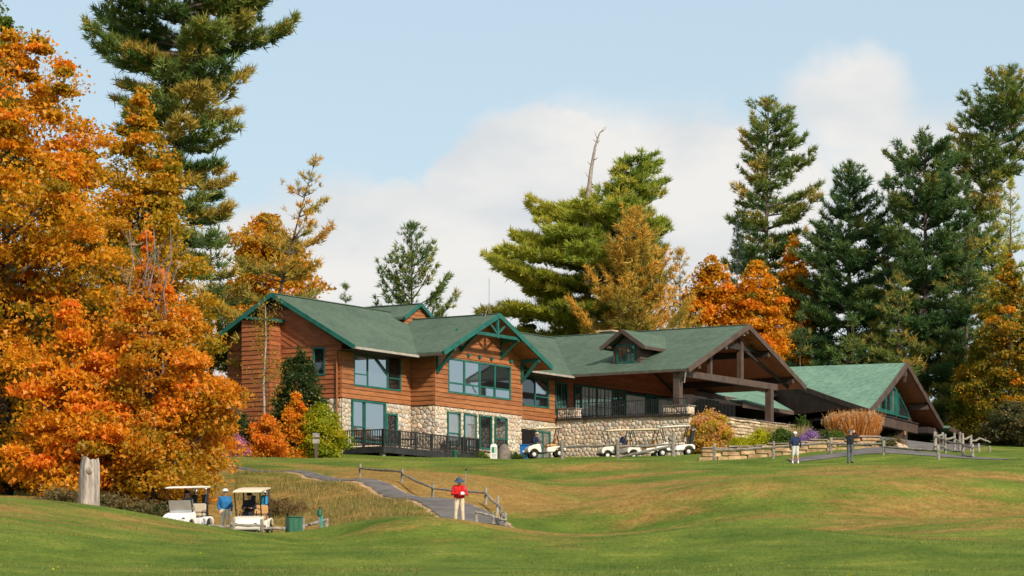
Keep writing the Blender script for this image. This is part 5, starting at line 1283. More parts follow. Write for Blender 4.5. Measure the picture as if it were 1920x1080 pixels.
# ---- shrubs against the left gable
def bush(name, label, X, D, w, h, n, per, leafs, material, seed, tint0=.5, cat='shrub', flat=.7, cr=.4, tvar=.16, dz=0.0, group=None, bark='bark'):
    top = HY-(gz((X-960)/FPX*D, D)+h)*FPX/D
    return broadleaf(name, label, cat, X, D, top, [(.04, w*.42, w*.42), (.3, w*.5, w*.5), (.65, w*.44, w*.44), (.9, w*.22, w*.22), (1, .05, .05)], n, per, leafs, material, seed, .05, tint0, .1, cr, flat=flat, sink=.05, tvar=tvar, group=group, bark=bark)
bush('evergreen_shrub', 'tall dark evergreen shrub against the left gable wall', 560, 190.5, 3.3, 6.6, 230, 80, .14, 'shrub_dark', 51, .72, cr=.5)
bush('maple_sapling', 'lime and yellow sapling at the left end of the black deck', 600, 189, 3.0, 3.4, 90, 110, .14, 'shrub_lime', 52, .5, cr=.5)
bush('maple_sapling', 'orange sapling rising between the evergreen and the lime sapling', 556, 188.5, 1.6, 4.2, 34, 80, .14, 'maple_orange', 53, .55, cr=.42)
bush('maple_sapling', 'low orange-red sapling before the brown lattice', 500, 186, 2.6, 2.6, 60, 100, .14, 'maple_red', 54, .4, cr=.42)
bush('flowering_shrub', 'pink flowering shrub before the lattice at the left end', 436, 182, 1.9, 1.5, 40, 110, .10, 'pink_flower', 55, .62, cr=.32, tvar=.22)
bush('evergreen_shrub', 'low dark shrub behind the pink flowers', 455, 187, 2.6, 2.6, 40, 100, .15, 'shrub_dark', 56, .6, cr=.45)
def birch():
    o = empty('birch_tree', gp(497, 188, -.1), 0, 'thin pale birch trunk with sparse yellow leaves before the chimney chase', 'birch tree'); rng = np.random.default_rng(8)
    m = MB(); m.tube([(0, 0, 0), (-.03, 0, 2.4), (-.08, .05, 4.8), (.05, 0, 7.0), (.02, 0, 9.2)], [.085, .075, .06, .04, .012], 8); m.build('trunk', 'birch_bark', o, smooth='full')
    lm = MB(); C = []
    for i in range(46):
        z = rng.uniform(2.6, 9.0); az = rng.uniform(0, 6.28); L_ = (2.2-.16*z)*rng.uniform(.6, 1.1)+.3
        a = Vector((0, 0, z)); e = a+Vector((math.cos(az)*L_*.8, math.sin(az)*L_*.8, L_*.65)); lm.tube([a, a.lerp(e, .5)+Vector((0, 0, .05)), e], [.018, .011, .004], 4, caps=False)
        for k in range(26):
            p = a.lerp(e, rng.uniform(.25, 1.05)); C.append(np.array(p)+rng.normal(0, .17, 3))
    lm.build('limbs', 'bark', o, kind='stuff'); C = np.array(C); leaf_object('crown', C, .10, rng.uniform(.1, 1, len(C)), 'birch_leaf', o, rng)
birch()
# ------------------------------------------------------------------ split-rail fences
def rail_fence(name, label, posts, rails=((.62,),), ph=1.0, pr=.085, rr_=.06, seed=1, closed=()):
    """posts: (X, D[, height]); rails: heights of the rails in every bay"""
    r = random.Random(seed); pts = [gp(p[0], p[1]) for p in posts]
    o = empty(name, pts[0], 0, label, 'fence'); b = Vector(o.location)
    tops = []
    for i, p in enumerate(pts):
        h = posts[i][2] if len(posts[i]) > 2 else ph*r.uniform(.92, 1.08)
        q = p-b; ln = Vector((r.uniform(-.05, .05), r.uniform(-.05, .05), 0))
        m = MB(); m.tube([q+Vector((0, 0, -.3)), q+ln*.5+Vector((0, 0, h*.5)), q+ln+Vector((0, 0, h-.02)), q+ln+Vector((0, 0, h))], [pr*1.05, pr*r.uniform(.9, 1.1), pr*r.uniform(.85, 1.0), pr*.8], 6); m.build('post', 'weathered', o)
    for i in range(len(pts)-1):
        rs = rails[i % len(rails)]
        for hz in rs:
            if hz is None: continue
            a, c = pts[i]-b, pts[i+1]-b
            h0, h1 = (hz if not isinstance(hz, tuple) else hz)if False else (hz, hz) if not isinstance(hz, tuple) else hz
            a = a+Vector((r.uniform(-.03, .03), -.02, h0+r.uniform(-.05, .05))); c = c+Vector((r.uniform(-.03, .03), -.02, h1+r.uniform(-.05, .05)))
            mid = a.lerp(c, .5)+Vector((r.uniform(-.04, .04), 0, r.uniform(-.07, .01)))
            d = (c-a).normalized()*.12
            m = MB(); m.tube([a-d, a.lerp(mid, .5)+Vector((0, 0, r.uniform(-.02, .03))), mid, mid.lerp(c, .5)+Vector((0, 0, r.uniform(-.02, .03))), c+d], [rr_*.7, rr_, rr_*1.1, rr_, rr_*.7], 6); m.build('rail', 'weathered', o)
    return o
rail_fence('split_rail_fence', 'weathered rail fence curving along the cart path behind the golfer in red',
           [(674, 147, .66), (753, 141.5, .62), (811, 135.5, .68), (911, 130.5, .72), (932, 127.5, .72), (941, 125, .7), (948, 122.5, .66), (925, 119.8, .55), (893, 119.0, .42)], ((.42,),), pr=.058, rr_=.052, seed=2)
rail_fence('split_rail_fence', 'low rail fence in front of the left pair of carts and the green bin',
           [(398, 121.3, .62), (438, 121.0, .72), (492, 121.4, .72), (567, 122.6, .75), (612, 124.5, .5)], ((.42,),), pr=.07, rr_=.055, seed=3)
rail_fence('split_rail_fence', 'weathered rail fence in front of the parked carts and cobblestone wall',
           [(1054, 197.5, 1.15), (1159, 196, 1.15), (1262, 195, 1.45)], ((.78,), (.72, (.1, .7))), pr=.10, rr_=.075, seed=4)
rail_fence('split_rail_fence', 'weathered rail fence running along the golden stone garden wall',
           [(1339, 184.5, 1.0), (1450, 183.5, 1.0), (1557, 182.0, .95), (1657, 180, .8), (1760, 177, .8)], ((.68,), (.66,), (.6,), (.5,)), pr=.085, rr_=.065, seed=5)
rail_fence('split_rail_fence', 'jumble of tall grey fence posts and slanting rails at the right end of the drive',
           [(1754, 186, 1.05), (1769, 190, 1.15), (1790, 193, 1.2), (1799, 195, 1.2), (1806, 196, 1.15), (1820, 198, 1.1), (1836, 200, .6), (1856, 202, .4)], (((.75, 1.0),), ((.7, .9),), ((.9, .6),), ((.3, .7),)), pr=.075, rr_=.06, seed=6)
rail_fence('split_rail_fence', 'low grey fence corner in the grass in front of the slanting posts',
           [(1753, 185, 1.1), (1772, 183, 1.1), (1806, 180.5, 1.05), (1824, 179, .8)], ((.8, .3), (.75, .25), (.65, .12)), pr=.075, rr_=.06, seed=7)

# ------------------------------------------------------------------ dry-stone walls: each block is a piece
def block(m_w, h, d, r):
    m = MB(); j = lambda: r.uniform(-.035, .035)
    c = [(-m_w/2, -d/2, 0), (m_w/2, -d/2, 0), (m_w/2, d/2, 0), (-m_w/2, d/2, 0)]
    m.hexa([(x+j(), y+j(), 0) for x, y, z in c]+[(x*.97+j(), y+j(), h+j()*.6) for x, y, z in c]); return m
def dry_wall(name, label, line, rows, seed, material, L0=(.4, 1.0), D0=.45, cap=None, follow=True, base=None):
    """line: (x, y, base z) points; rows: course heights from the bottom"""
    r = random.Random(seed); P = [Vector((p[0], p[1])) for p in line]; B = [p[2] for p in line]
    seg = [(P[i+1]-P[i]).length for i in range(len(P)-1)]; T = sum(seg)
    def along(s):
        i = 0
        while i < len(seg)-1 and s > seg[i]: s -= seg[i]; i += 1
        t = s/seg[i]; p = P[i].lerp(P[i+1], t); d = (P[i+1]-P[i]).normalized(); return p, math.atan2(d.y, d.x), B[i]+(B[i+1]-B[i])*t
    o = empty(name, (P[0].x, P[0].y, B[0]), 0, label, 'stone wall'); n = 0
    z = 0
    for k, h in enumerate(rows+([cap] if cap else [])):
        s = r.uniform(-.3, 0); iscap = cap and k == len(rows)
        while s < T:
            w = r.uniform(*L0)*(1.7 if iscap else 1); c, a, bz = along(min(max(s+w/2, 0), T-.01))
            m = block(w-.03, h*r.uniform(.82, 1.0)-.015, D0*r.uniform(.85, 1.1)*(1.12 if iscap else 1), r)
            b = m.build('cap_stone' if iscap else 'stone', 'flagstone' if iscap else material, o, bevel=.025)
            b.location = (c.x-P[0].x, c.y-P[0].y+r.uniform(-.04, .04), bz+z-B[0]); b.rotation_euler = (0, r.uniform(-.03, .03), a+r.uniform(-.04, .04)); s += w; n += 1
        z += h
    return o
def wl(X, D, z=None): x = (X-960)/FPX*D; return (x, D, gz(x, D)-.12 if z is None else z)
dry_wall('garden_wall', 'low wall of golden stone blocks below the flower bed', [wl(1316, 186.5), wl(1420, 187), wl(1520, 187.3), wl(1600, 187.4), wl(1640, 187.6)], [.30, .26, .20], 1, 'block_stone', (.45, 1.25), .5, .10)
dry_wall('garden_wall', 'upper wall of thin stacked tan stone below the portico', [(*lod2w(22.2, -8.75), 14.35), (*lod2w(30.2, -8.75), 14.35)], [.24, .2, .24, .18, .22, .16], 2, 'stack_stone', (.5, 1.4), .5, .10)
dry_wall('garden_wall', 'stepped-down end of the stacked tan wall running towards the tall grass', [(*lod2w(30.4, -8.75), 14.3), (*lod2w(36.5, -9.0), 14.1)], [.24, .22, .24, .2, .18], 3, 'stack_stone', (.5, 1.4), .5, .10)
for i, (X, D, w, h, lb) in enumerate([(1680, 197, 1.2, .5, 'flat pale boulder nearest the drive at the right end of the flower bed'), (1662, 199, 1.4, .55, 'slanting boulder on the bank right of the tall grass'), (1648, 201, 1.0, .5, 'boulder on the bank close to the tall grass'), (1692, 196, .8, .3, 'small boulder at the tip of the bank beside the drive')]):
    m = MB(); r = random.Random(i); m.lathe([(w*.45, -.2), (w*.5, h*.2), (w*.42, h*.7), (w*.2, h*.98)], 9)
    m.v = [(x*r.uniform(.85, 1.15), y*r.uniform(.7, 1.0), z+r.uniform(-.06, .06)) for x, y, z in m.v]
    o = m.build('boulder', 'stack_stone', None, label=lb, cat='boulder', group='boulders on the bank'); o.location = gp(X, D); o.rotation_euler = (0, .25, i)

# ------------------------------------------------------------------ flower bed
def grass_clump(name, label, X, D, w, h, n, material, seed, cat='ornamental grass', plume=0.0, base_z=None):
    rng = np.random.default_rng(seed); b = gp(X, D, -.05)
    if base_z is not None: b.z = base_z
    o = empty(name, b, 0, label, cat)
    a = rng.uniform(0, 6.28, n); rr = np.sqrt(rng.uniform(0, 1, n))*w*.36; base = np.stack([np.cos(a)*rr, np.sin(a)*rr*.7, np.zeros(n)], -1)
    L = h*rng.uniform(.55, 1.0, n); ax = unit(np.stack([base[:, 0]/w*.75+rng.normal(0, .10, n), base[:, 1]/w*.6+rng.normal(0, .10, n), np.ones(n)], -1))
    # every stalk is two bent blades
    mid = base+ax*(L*.55)[:, None]
    ax2 = unit(ax+np.stack([np.sign(base[:, 0])*.12+rng.normal(0, .12, n), rng.normal(0, .12, n), np.zeros(n)], -1))
    C = np.concatenate([base, mid]); A = np.concatenate([ax, ax2]); S = np.concatenate([L*.62, L*.45]); t = np.concatenate([rng.uniform(0, .55, n), rng.uniform(.2, .75, n)])
    me_o = leaf_object('blades', C, 1.0*S/np.ones(2*n), t, material, o, rng, 'blade', axis=A)
    if plume:
        k = int(n*plume); sel = rng.permutation(n)[:k]; tips = mid[sel]+ax2[sel]*(L[sel]*.40)[:, None]
        idx = np.repeat(np.arange(k), 14); q = rng.normal(0, 1, (len(idx), 3))*np.array([.03, .03, .10])
        leaf_object('plumes', tips[idx]+q, .075, rng.uniform(.8, 1, len(idx)), material, o, rng)
    return o
grass_clump('tall_grass', 'tall tawny ornamental grass with pale plumes beside the swinging golfer', 1602, 199, 2.75, 2.55, 6500, 'grass_gold', 1, plume=.10)
grass_clump('straw_grass', 'thin straw-coloured grass left of the purple asters', 1497, 202, 1.6, 1.5, 500, 'grass_straw', 2)
grass_clump('straw_grass', 'thin straw-coloured grass against the stacked wall behind the yellow shrubs', 1442, 205, 2.2, 1.4, 500, 'grass_straw', 3)
bush('hydrangea', 'big yellow and pink hydrangea bush at the corner of the terrace wall', 1329, 205, 3.1, 2.7, 130, 100, .13, 'hydrangea', 71, .52, cr=.42, tvar=.26)
bush('yellow_shrub', 'bright yellow shrub just right of the hydrangea', 1386, 194, 1.2, .85, 24, 80, .10, 'yellow', 72, .6, cr=.3)
bush('yellow_shrub', 'larger bright yellow shrub in the middle of the flower bed', 1424, 194.5, 1.7, 1.15, 36, 80, .10, 'yellow', 73, .7, cr=.32)
bush('green_shrub', 'round green shrub left of the golfer in pale shorts', 1466, 194, 1.6, 1.05, 30, 90, .10, 'maple_green', 74, .5, cr=.32)
bush('aster', 'mound of purple asters right of the golfer in pale shorts', 1518, 192.5, 1.35, .85, 36, 90, .07, 'purple_flower', 75, .6, cr=.28, cat='flowers', tvar=.22)
bush('yellow_flowers', 'tiny clump of yellow flowers right of the purple asters', 1541, 190.5, .55, .45, 10, 60, .07, 'yellow', 76, .9, cr=.18, cat='flowers')
bush('green_shrub', 'olive green shrub behind the tiny yellow flowers', 1546, 196, 2.0, 1.1, 36, 90, .10, 'shrub_dark', 77, .8, cr=.34)
bush('green_shrub', 'deep green shrub left of the swinging golfer', 1568, 192.5, 1.1, .85, 22, 90, .10, 'maple_green', 78, .4, cr=.3)
bush('green_shrub', 'small green cushion plant at the right foot of the tall grass', 1646, 193, .7, .5, 10, 80, .09, 'maple_green', 79, .3, cr=.22)
bush('green_shrub', 'grey-green herb on the bank among the boulders', 1668, 194.5, .9, .6, 12, 80, .09, 'scrub', 80, .5, cr=.24)
bush('green_shrub', 'reddish seed heads on the bank before the pavilion opening', 1686, 204, 1.2, .9, 12, 70, .09, 'scrub', 81, .9, cr=.26)
bush('scrub', 'brown-green scrub at the foot of the grey stump', 205, 130, 3.0, .95, 44, 90, .11, 'scrub', 82, .55, cr=.34)
bush('scrub', 'green scrub behind the left white cart', 285, 130.5, 2.6, .8, 34, 90, .11, 'scrub', 83, .45, cr=.3)
bush('scrub', 'dry scrub left of the grey stump', 110, 131, 2.4, .7, 28, 90, .11, 'scrub', 84, .75, cr=.3)
bush('scrub', 'brown weeds behind the cart with the seated man', 520, 133, 3.2, .7, 36, 80, .10, 'scrub', 85, .85, cr=.28)
bush('planting', 'low green plants at the foot of the stone windows', 893, 202.5, 2.6, .45, 26, 70, .10, 'maple_green', 86, .6, cr=.22, cat='plants')
bush('planting', 'low green plants between the grey boulder and the blue bin', 962, 203.5, 1.4, .45, 14, 70, .10, 'maple_green', 87, .6, cr=.22, cat='plants')
bush('hanging_plant', 'pale leafy plant in the dark opening left of the tall grass', 1504, 209.5, 1.0, 1.2, 14, 60, .12, 'maple_green', 88, .3, cr=.26, cat='plant')

# ------------------------------------------------------------------ small things
def stump():
    o = empty('tree_stump', gp(163, 128.5, -.2), 0, 'tall weathered grey tree stump under the orange maples', 'tree stump'); r = random.Random(2)
    m = MB(); n = 14; rings = []
    for i, (z, rad) in enumerate([(0, .52), (.35, .46), (1.0, .42), (1.7, .405), (2.25, .385), (2.5, .32)]):
        for k in range(n):
            t = 2*math.pi*k/n; q = rad*(1+.10*math.sin(3*t+1)+.05*math.sin(7*t+i*.4)); m.v.append((q*math.cos(t)+.02*i, q*math.sin(t), z+(r.uniform(-.14, .14)+.10*math.cos(t+2) if i == 5 else 0)))
    for i in range(5):
        for k in range(n): m.f.append((i*n+k, i*n+(k+1) % n, (i+1)*n+(k+1) % n, (i+1)*n+k))
    m.v.append((.08, 0, 2.40)); c = len(m.v)-1
    for k in range(n): m.f.append((5*n+k, 5*n+(k+1) % n, c))
    m.build('trunk', 'stump_wood', o, smooth=True)
    m = MB(); m.lathe([(.13, -.05), (.15, .05), (.09, .12), (.02, .13)], 9, axis='Y'); b = m.build('knot', 'stump_wood', o, smooth=True); b.location = (.14, -.36, 2.05); b.rotation_euler = (0, 0, math.pi+.2)
stump()
def bin_():
    o = empty('litter_bin', gp(551, 121.0), .35, 'square dark green litter bin by the low rail fence', 'bin')
    m = MB(); m.box(-.27, .27, -.25, .25, .0, .66); m.build('body', 'green_paint', o, bevel=.02)
    m = MB(); m.box(-.29, .29, -.27, .27, .66, .71); m.build('lid', 'green_paint', o, bevel=.015)
    for x in (-.18, 0, .18): MB().box(x-.07, x+.07, -.262, -.25, .06, .6).build('panel', 'green_paint', o)
bin_()
def washer():
    o = empty('ball_washer', gp(595, 122.4), .2, 'green golf ball washer on a grey post with a teal towel', 'ball washer')
    MB().tube([(0, 0, -.1), (.09, 0, .72)], .025, 8).build('post', 'steel', o)
    m = MB(); m.lathe([(.05, .70), (.095, .73), (.10, .92), (.07, .96), (.03, .98)], 10, (.09, 0, 0)); m.build('housing', 'green_paint', o, smooth=True)
    m = MB(); m.tube([(.09, 0, .97), (.09, 0, 1.04)], .018, 6); m.tube([(.05, 0, 1.04), (.13, 0, 1.04)], .02, 6); m.build('plunger', 'black_plastic', o)
    m = MB(); m.box(.12, .20, -.05, -.03, .24, .72); m.build('towel', 'teal_towel', o)
washer()
def post_sign():
    o = empty('post_sign', gp(593, 183), 0, 'dark post with two small brown boards left of the deck', 'sign')
    MB().box(-.09, .09, -.09, .09, -.2, 1.45).build('post', 'brown_paint', o)
    for z in (.85, 1.2): MB().box(-.2, .2, -.13, -.09, z, z+.24).build('board', 'weathered', o)
post_sign()
def small_bin():
    o = empty('small_green_bin', gp(853, 193), 0, 'small green bin on a stand at the right end of the deck', 'bin')
    m = MB(); m.lathe([(.12, .12), (.15, .5), (.16, .52)], 12); m.build('body', 'green_paint', o, smooth=True)
    m = MB(); m.lathe([(.165, .52), (.165, .56), (.05, .6)], 12); m.build('lid', 'green_paint', o, smooth=True)
    MB().tube([(0, 0, -.05), (0, 0, .14)], .04, 6).build('stand', 'iron', o)
small_bin()
def notice():
    o = empty('notice_board', gp(926, 200), -.15, 'white standing notice board with a green panel before the stone windows', 'sign')
    m = MB(); m.prism([(-.21, 0.02), (.21, .02), (.21, .86), (.12, .98), (-.12, .98), (-.21, .86)], lambda x, y: (x, -.03, y), lambda x, y: (x, .03, y)); m.build('board', 'sign_white', o)
    MB().box(-.13, .04, -.037, -.03, .42, .78).build('green_panel', 'sign_green', o)
    for k in range(4): MB().box(.07, .17, -.036, -.03, .45+k*.09, .49+k*.09).build('text_line', 'weathered', o)
    for k in range(3): MB().box(-.12, .14, -.036, -.03, .14+k*.08, .17+k*.08).build('text_line', 'weathered', o)
    MB().box(-.24, .24, -.12, .12, -.05, .03).build('foot', 'sign_white', o)
notice()
m = MB(); r = random.Random(6); m.lathe([(.42, -.15), (.45, .2), (.36, .6), (.22, .85), (.08, .95)], 11); m.v = [(x*r.uniform(.88, 1.12), y*r.uniform(.8, 1.1), z+r.uniform(-.04, .04)) for x, y, z in m.v]
o = m.build('boulder', 'boulder', None, smooth=True, label='upright grey boulder beside the white notice board', cat='boulder'); o.location = gp(945, 202)
def wheelie():
    o = empty('recycling_bin', gp(984, 206.8), TH-1.2, 'bright blue recycling bin in the basement doorway', 'bin')
    m = MB(); m.hexa([(-.22, -.25, .08), (.22, -.25, .08), (.22, .25, .08), (-.22, .25, .08), (-.29, -.33, .95), (.29, -.33, .95), (.29, .33, .95), (-.29, .33, .95)]); m.build('body', 'blue_plastic', o, bevel=.03)
    m = MB(); m.box(-.31, .31, -.36, .36, .95, 1.02); m.build('lid', 'blue_plastic', o, bevel=.02)
    for s in (-1, 1):
        m = MB(); m.lathe([(.10, -.03), (.10, .03)], 12, axis='X'); w = m.build('wheel', 'tyre', o); w.location = (s*.25, .28, .10)
    MB().lathe([(.01, 0), (.10, 0), (.10, .006), (.01, .006)], 16, (0, -.30, .62), 'Y').build('emblem', 'sign_white', o)
wheelie()
# lattice screen behind the saplings
def lattice(X0, X1, D, label):
    a, c = gp(X0, D), gp(X1, D-.4); o = empty('lattice_screen', a, math.atan2(c.y-a.y, c.x-a.x), label, 'fence'); L_ = (c-a).length; H_ = 1.85
    m = MB()
    for s in (-1, 1):
        k = -H_
        while k < L_+H_:
            x0, z0, x1, z1 = (k, 0, k+H_, H_) if s > 0 else (k+H_, 0, k, H_)
            pts = [(x0, z0), (x1, z1)]
            def lim(x0, z0, x1, z1):
                t0, t1 = 0., 1.
                for lo, hi, p, d in ((0, L_, x0, x1-x0),):
                    ta, tb = sorted(((lo-p)/d, (hi-p)/d)); t0, t1 = max(t0, ta), min(t1, tb)
                return (t0, t1) if t1-t0 > .03 else None
            q = lim(x0, z0, x1, z1)
            if q: m.bar((x0+(x1-x0)*q[0], s*.012, z0+(z1-z0)*q[0]), (x0+(x1-x0)*q[1], s*.012, z0+(z1-z0)*q[1]), .02, .035, up=(0, 1, 0))
            k += .19
    m.build('lattice_slats', 'lattice', o, kind='stuff')
    for x in (0, L_/2, L_): MB().box(x-.06, x+.06, -.06, .06, -.2, H_+.08).build('post', 'lattice', o)
    MB().box(0, L_, -.04, .04, H_, H_+.07).build('top_rail', 'lattice', o)
lattice(416, 545, 190.5, 'brown lattice screen behind the saplings at the left gable')

# ------------------------------------------------------------------ golf carts
def arch_poly(pts_top, cx, r, z0, x0, x1, n=9):
    """side profile whose lower edge is cut by a wheel arch"""
    low = [(x0, z0)]+[(cx-r*math.cos(t), .27+r*math.sin(t)) for t in np.linspace(math.asin((z0-.27)/r) if abs(z0-.27) < r else 0, math.pi-(math.asin((z0-.27)/r) if abs(z0-.27) < r else 0), n)]+[(x1, z0)]
    return low+pts_top
def cart(label, X, D, rz, body='cart_white', seat='seat_tan', roofm='roof_tan', strut='black_plastic', shield=False, bags=(), dz=0.0, group='golf carts', rack=True):
    p = gp(X, D, dz); o = empty('golf_cart', p, rz, label, 'golf cart', group)
    dx, dy = math.cos(rz), math.sin(rz)
    zf, zr = gz(p.x+dx*.85, p.y+dy*.85), gz(p.x-dx*.85, p.y-dy*.85); o.rotation_euler = (0, math.atan2(zr-zf, 1.7), rz)
    def ext(name, poly, w, material, bevel=.05, taper=1.0):
        m = MB(); m.prism(poly, lambda x, z: (x, -w/2, z), lambda x, z: (x, w/2, z)); return m.build(name, material, o, bevel=bevel, smooth=True)
    # front cowl, rear body
    ext('front_cowl', arch_poly([(1.20, .40), (1.22, .56), (1.12, .70), (.86, .80), (.52, .86), (.42, .84), (.36, .40)], .82, .30, .34, .36, 1.16), 1.12, body)
    ext('rear_body', arch_poly([(.02, .40), (-.02, .62), (-.62, .66), (-1.08, .66), (-1.20, .56), (-1.20, .40)][::1], -.80, .31, .32, -1.18, .02), 1.14, body)
    MB().box(-.05, .50, -.55, .55, .27, .33).build('floor_pan', 'black_plastic', o)
    MB().box(1.10, 1.26, -.50, .50, .26, .40).build('front_bumper', 'black_plastic', o, bevel=.03)
    MB().box(-1.24, -1.12, -.5, .5, .28, .40).build('rear_bumper', 'black_plastic', o, bevel=.03)
    for s in (-1, 1):
        m = MB(); m.lathe([(.0, 0), (.075, .005), (.08, -.03)], 10, axis='X'); h = m.build('headlight', 'glass', o); h.location = (1.20, s*.38, .58)
        MB().box(-1.225, -1.19, s*.46-.05, s*.46+.05, .50, .58).build('tail_light', 'red_lens', o)
    m = MB(); m.box(.4, .46, -.54, .54, .72, .86); m.build('dashboard', 'black_plastic', o, bevel=.02)
    m = MB(); m.box(-.62, .0, -.52, .52, .66, .80); m.build('seat', seat, o, bevel=.045, smooth=True)
    m = MB(); m.hexa([(-.66, -.5, .82), (-.54, -.5, .82), (-.54, .5, .82), (-.66, .5, .82), (-.76, -.48, 1.18), (-.66, -.48, 1.18), (-.66, .48, 1.18), (-.76, .48, 1.18)]); m.build('backrest', seat, o, bevel=.04, smooth=True)
    # roof and struts
    m = MB(); R = [(-1.02, 1.80), (-.98, 1.845), (-.3, 1.875), (.5, 1.865), (.84, 1.83), (.88, 1.79), (.84, 1.785), (-.98, 1.785)]
    m.prism(R, lambda x, z: (x, -.56, z), lambda x, z: (x, .56, z)); m.build('roof', roofm, o, bevel=.03, smooth=True)
    for s in (-1, 1):
        MB().tube([(.58, s*.49, .80), (.80, s*.50, 1.80)], .026, 7).build('front_strut', strut, o)
        MB().tube([(-.78, s*.50, .66), (-.72, s*.50, 1.25), (-.88, s*.50, 1.80)], .032, 7).build('rear_strut', strut, o)
    MB().tube([(-.20, -.52, .66), (-.18, -.55, .88), (-.56, -.55, .92)], .016, 6).build('arm_rail', strut, o); MB().tube([(-.20, .52, .66), (-.18, .55, .88), (-.56, .55, .92)], .016, 6).build('arm_rail', strut, o)
    MB().torus((.30, .25, 1.02), .17, .016, (-.75, 0, .66)).build('steering_wheel', 'black_plastic', o); MB().tube([(.46, .25, .80), (.30, .25, 1.02)], .022, 6).build('steering_column', 'black_plastic', o)
    if shield:
        m = MB(); m.hexa([(.60, -.50, .86), (.615, -.50, .86), (.615, .50, .86), (.60, .50, .86), (.70, -.49, 1.32), (.715, -.49, 1.32), (.715, .49, 1.32), (.70, .49, 1.32)]); m.build('windshield', 'shield_glass', o)
    for x, y in ((.82, -.48), (.82, .48), (-.80, -.48), (-.80, .48)):
        m = MB(); m.lathe([(.13, -.09), (.21, -.10), (.232, -.06), (.232, .06), (.21, .10), (.13, .09)], 18, axis='Y', caps=False); w = m.build('wheel', 'tyre', o, smooth=True); w.location = (x, y, .232)
        s = 1 if y > 0 else -1
        m = MB(); m.lathe([(.135, 0), (.13, s*.05), (.09, s*.065), (.03, s*.075)], 14, axis='Y'); m.build('rim', 'hub', w, smooth=True)
    # bag well and bags
    MB().box(-1.18, -.86, -.5, .5, .66, .70).build('bag_shelf', 'black_plastic', o)
    MB().tube([(-.92, -.5, 1.18), (-1.02, 0, 1.20), (-.92, .5, 1.18)], .016, 6).build('bag_rail', strut, o)
    o['_mat'] = 1; del o['_mat']
    mw = Matrix.LocRotScale(o.location, o.rotation_euler.to_quaternion(), None)
    for y, bm, lb in bags: golf_bag(mw @ Vector((-1.0, y, .70)), rz, bm, lb)
    return o
def golf_bag(loc, rz, material, label):
    o = empty('golf_bag', loc, rz, label, 'golf bag', 'golf bags on the carts'); r = random.Random(hash(label) % 1000 if False else len(label))
    tl = Vector((-.10, 0, .80))
    m = MB(); m.tube([(0, 0, 0), (-.02, 0, .1), (-.08, 0, .70), tl], [.125, .135, .135, .145], 12); m.build('bag', material, o, smooth=True)
    MB().torus(tl, .14, .02, tl, 14, 5).build('collar', 'black_plastic', o)
    m = MB(); m.box(.06, .16, -.09, .09, .18, .50); m.build('pocket', material, o, bevel=.02)
    for k in range(7):
        a = r.uniform(0, 6.28); q = r.uniform(.02, .09); h = r.uniform(.16, .40); b0 = tl+Vector((q*math.cos(a), q*math.sin(a), -.1)); e = b0+Vector((-.06+r.uniform(-.05, .05), r.uniform(-.06, .06), h))
        c = MB().tube([b0, e], .007, 5).build('club', 'steel', o)
        m = MB()
        if k < 3: m.lathe([(.01, -.03), (.04, -.01), (.045, .03), (.02, .06)], 8, e); m.build('head_cover', ['cloth_black', 'cloth_white', 'cloth_black'][k], c, smooth=True)
        else: m.box(e.x-.035, e.x+.035, e.y-.012, e.y+.012, e.z-.02, e.z+.03); m.build('club_head', 'steel', c)
glass_mat('shield_glass', (0.30, 0.32, 0.34), .35, .12)
cart('white golf cart with a windshield, the left one of the pair by the orange maples', 353, 127.5, math.radians(-110), seat='seat_beige', roofm='roof_pale', shield=True,
     bags=[(-.25, 'bag_black', 'black golf bag on the back of the white cart with the windshield, near the strut'), (.25, 'bag_black', 'black golf bag on the back of the white cart with the windshield, outer side')])
cart('cream golf cart with a seated man, right of the man in the blue sweater', 474, 125.0, math.radians(-98), body='cart_cream',
     bags=[(-.25, 'bag_black', 'black golf bag behind the seated man in the cream cart'), (.25, 'bag_blue', 'blue golf bag on the cream cart with the seated man')])
cart('cream golf cart with a tan roof parked at the basement doorway', 1023, 200.5, math.radians(192), body='cart_cream')
cart('leftmost of the three carts parked against the cobblestone wall', 1158, 207.5, math.radians(196), body='cart_cream')
cart('middle one of the three carts parked against the cobblestone wall', 1208, 205.2, math.radians(192), body='cart_cream')
cart('white cart with dark golf bag, rightmost of the three by the cobblestone wall', 1266, 201.2, math.radians(184), body='cart_white', seat='seat_beige', roofm='roof_pale',
     bags=[(.2, 'bag_black', 'dark golf bag on the rightmost cart by the cobblestone wall')])

# ------------------------------------------------------------------ loose ground cover
def meadow():
    rng = np.random.default_rng(3); n = 22000
    X = rng.uniform(440, 870, n*3); D = rng.uniform(121, 158, n*3)
    yl = np.interp(D, [121, 126, 131, 136, 141, 146, 151, 158], [800, 845, 790, 735, 670, 610, 540, 460])-18     # path's near edge
    keep = (X < yl) & (X > np.interp(D, [121, 130, 140, 158], [600, 505, 440, 420])); X, D = X[keep][:n], D[keep][:n]
    x = (X-960)/FPX*D; C = np.stack([x, D, gzs(x, D)-.02], -1)
    # clustered in tufts
    t = np.sin(x*1.9+np.sin(D*1.3)*2)*np.sin(D*1.1+x*.7); keep = t+rng.normal(0, .4, len(t)) > -.2; C = C[keep]
    A = rng.normal(0, .32, (len(C), 3)); A[:, 2] = 1
    o = leaf_object('meadow_grass', C, rng.uniform(.08, .24, len(C)), rng.uniform(0, 1, len(C)), 'meadow', None, rng, 'needle', axis=A)
    tag(o, 'rough straw-coloured grass on the bank between the carts and the path', 'grass', kind='stuff')
meadow()
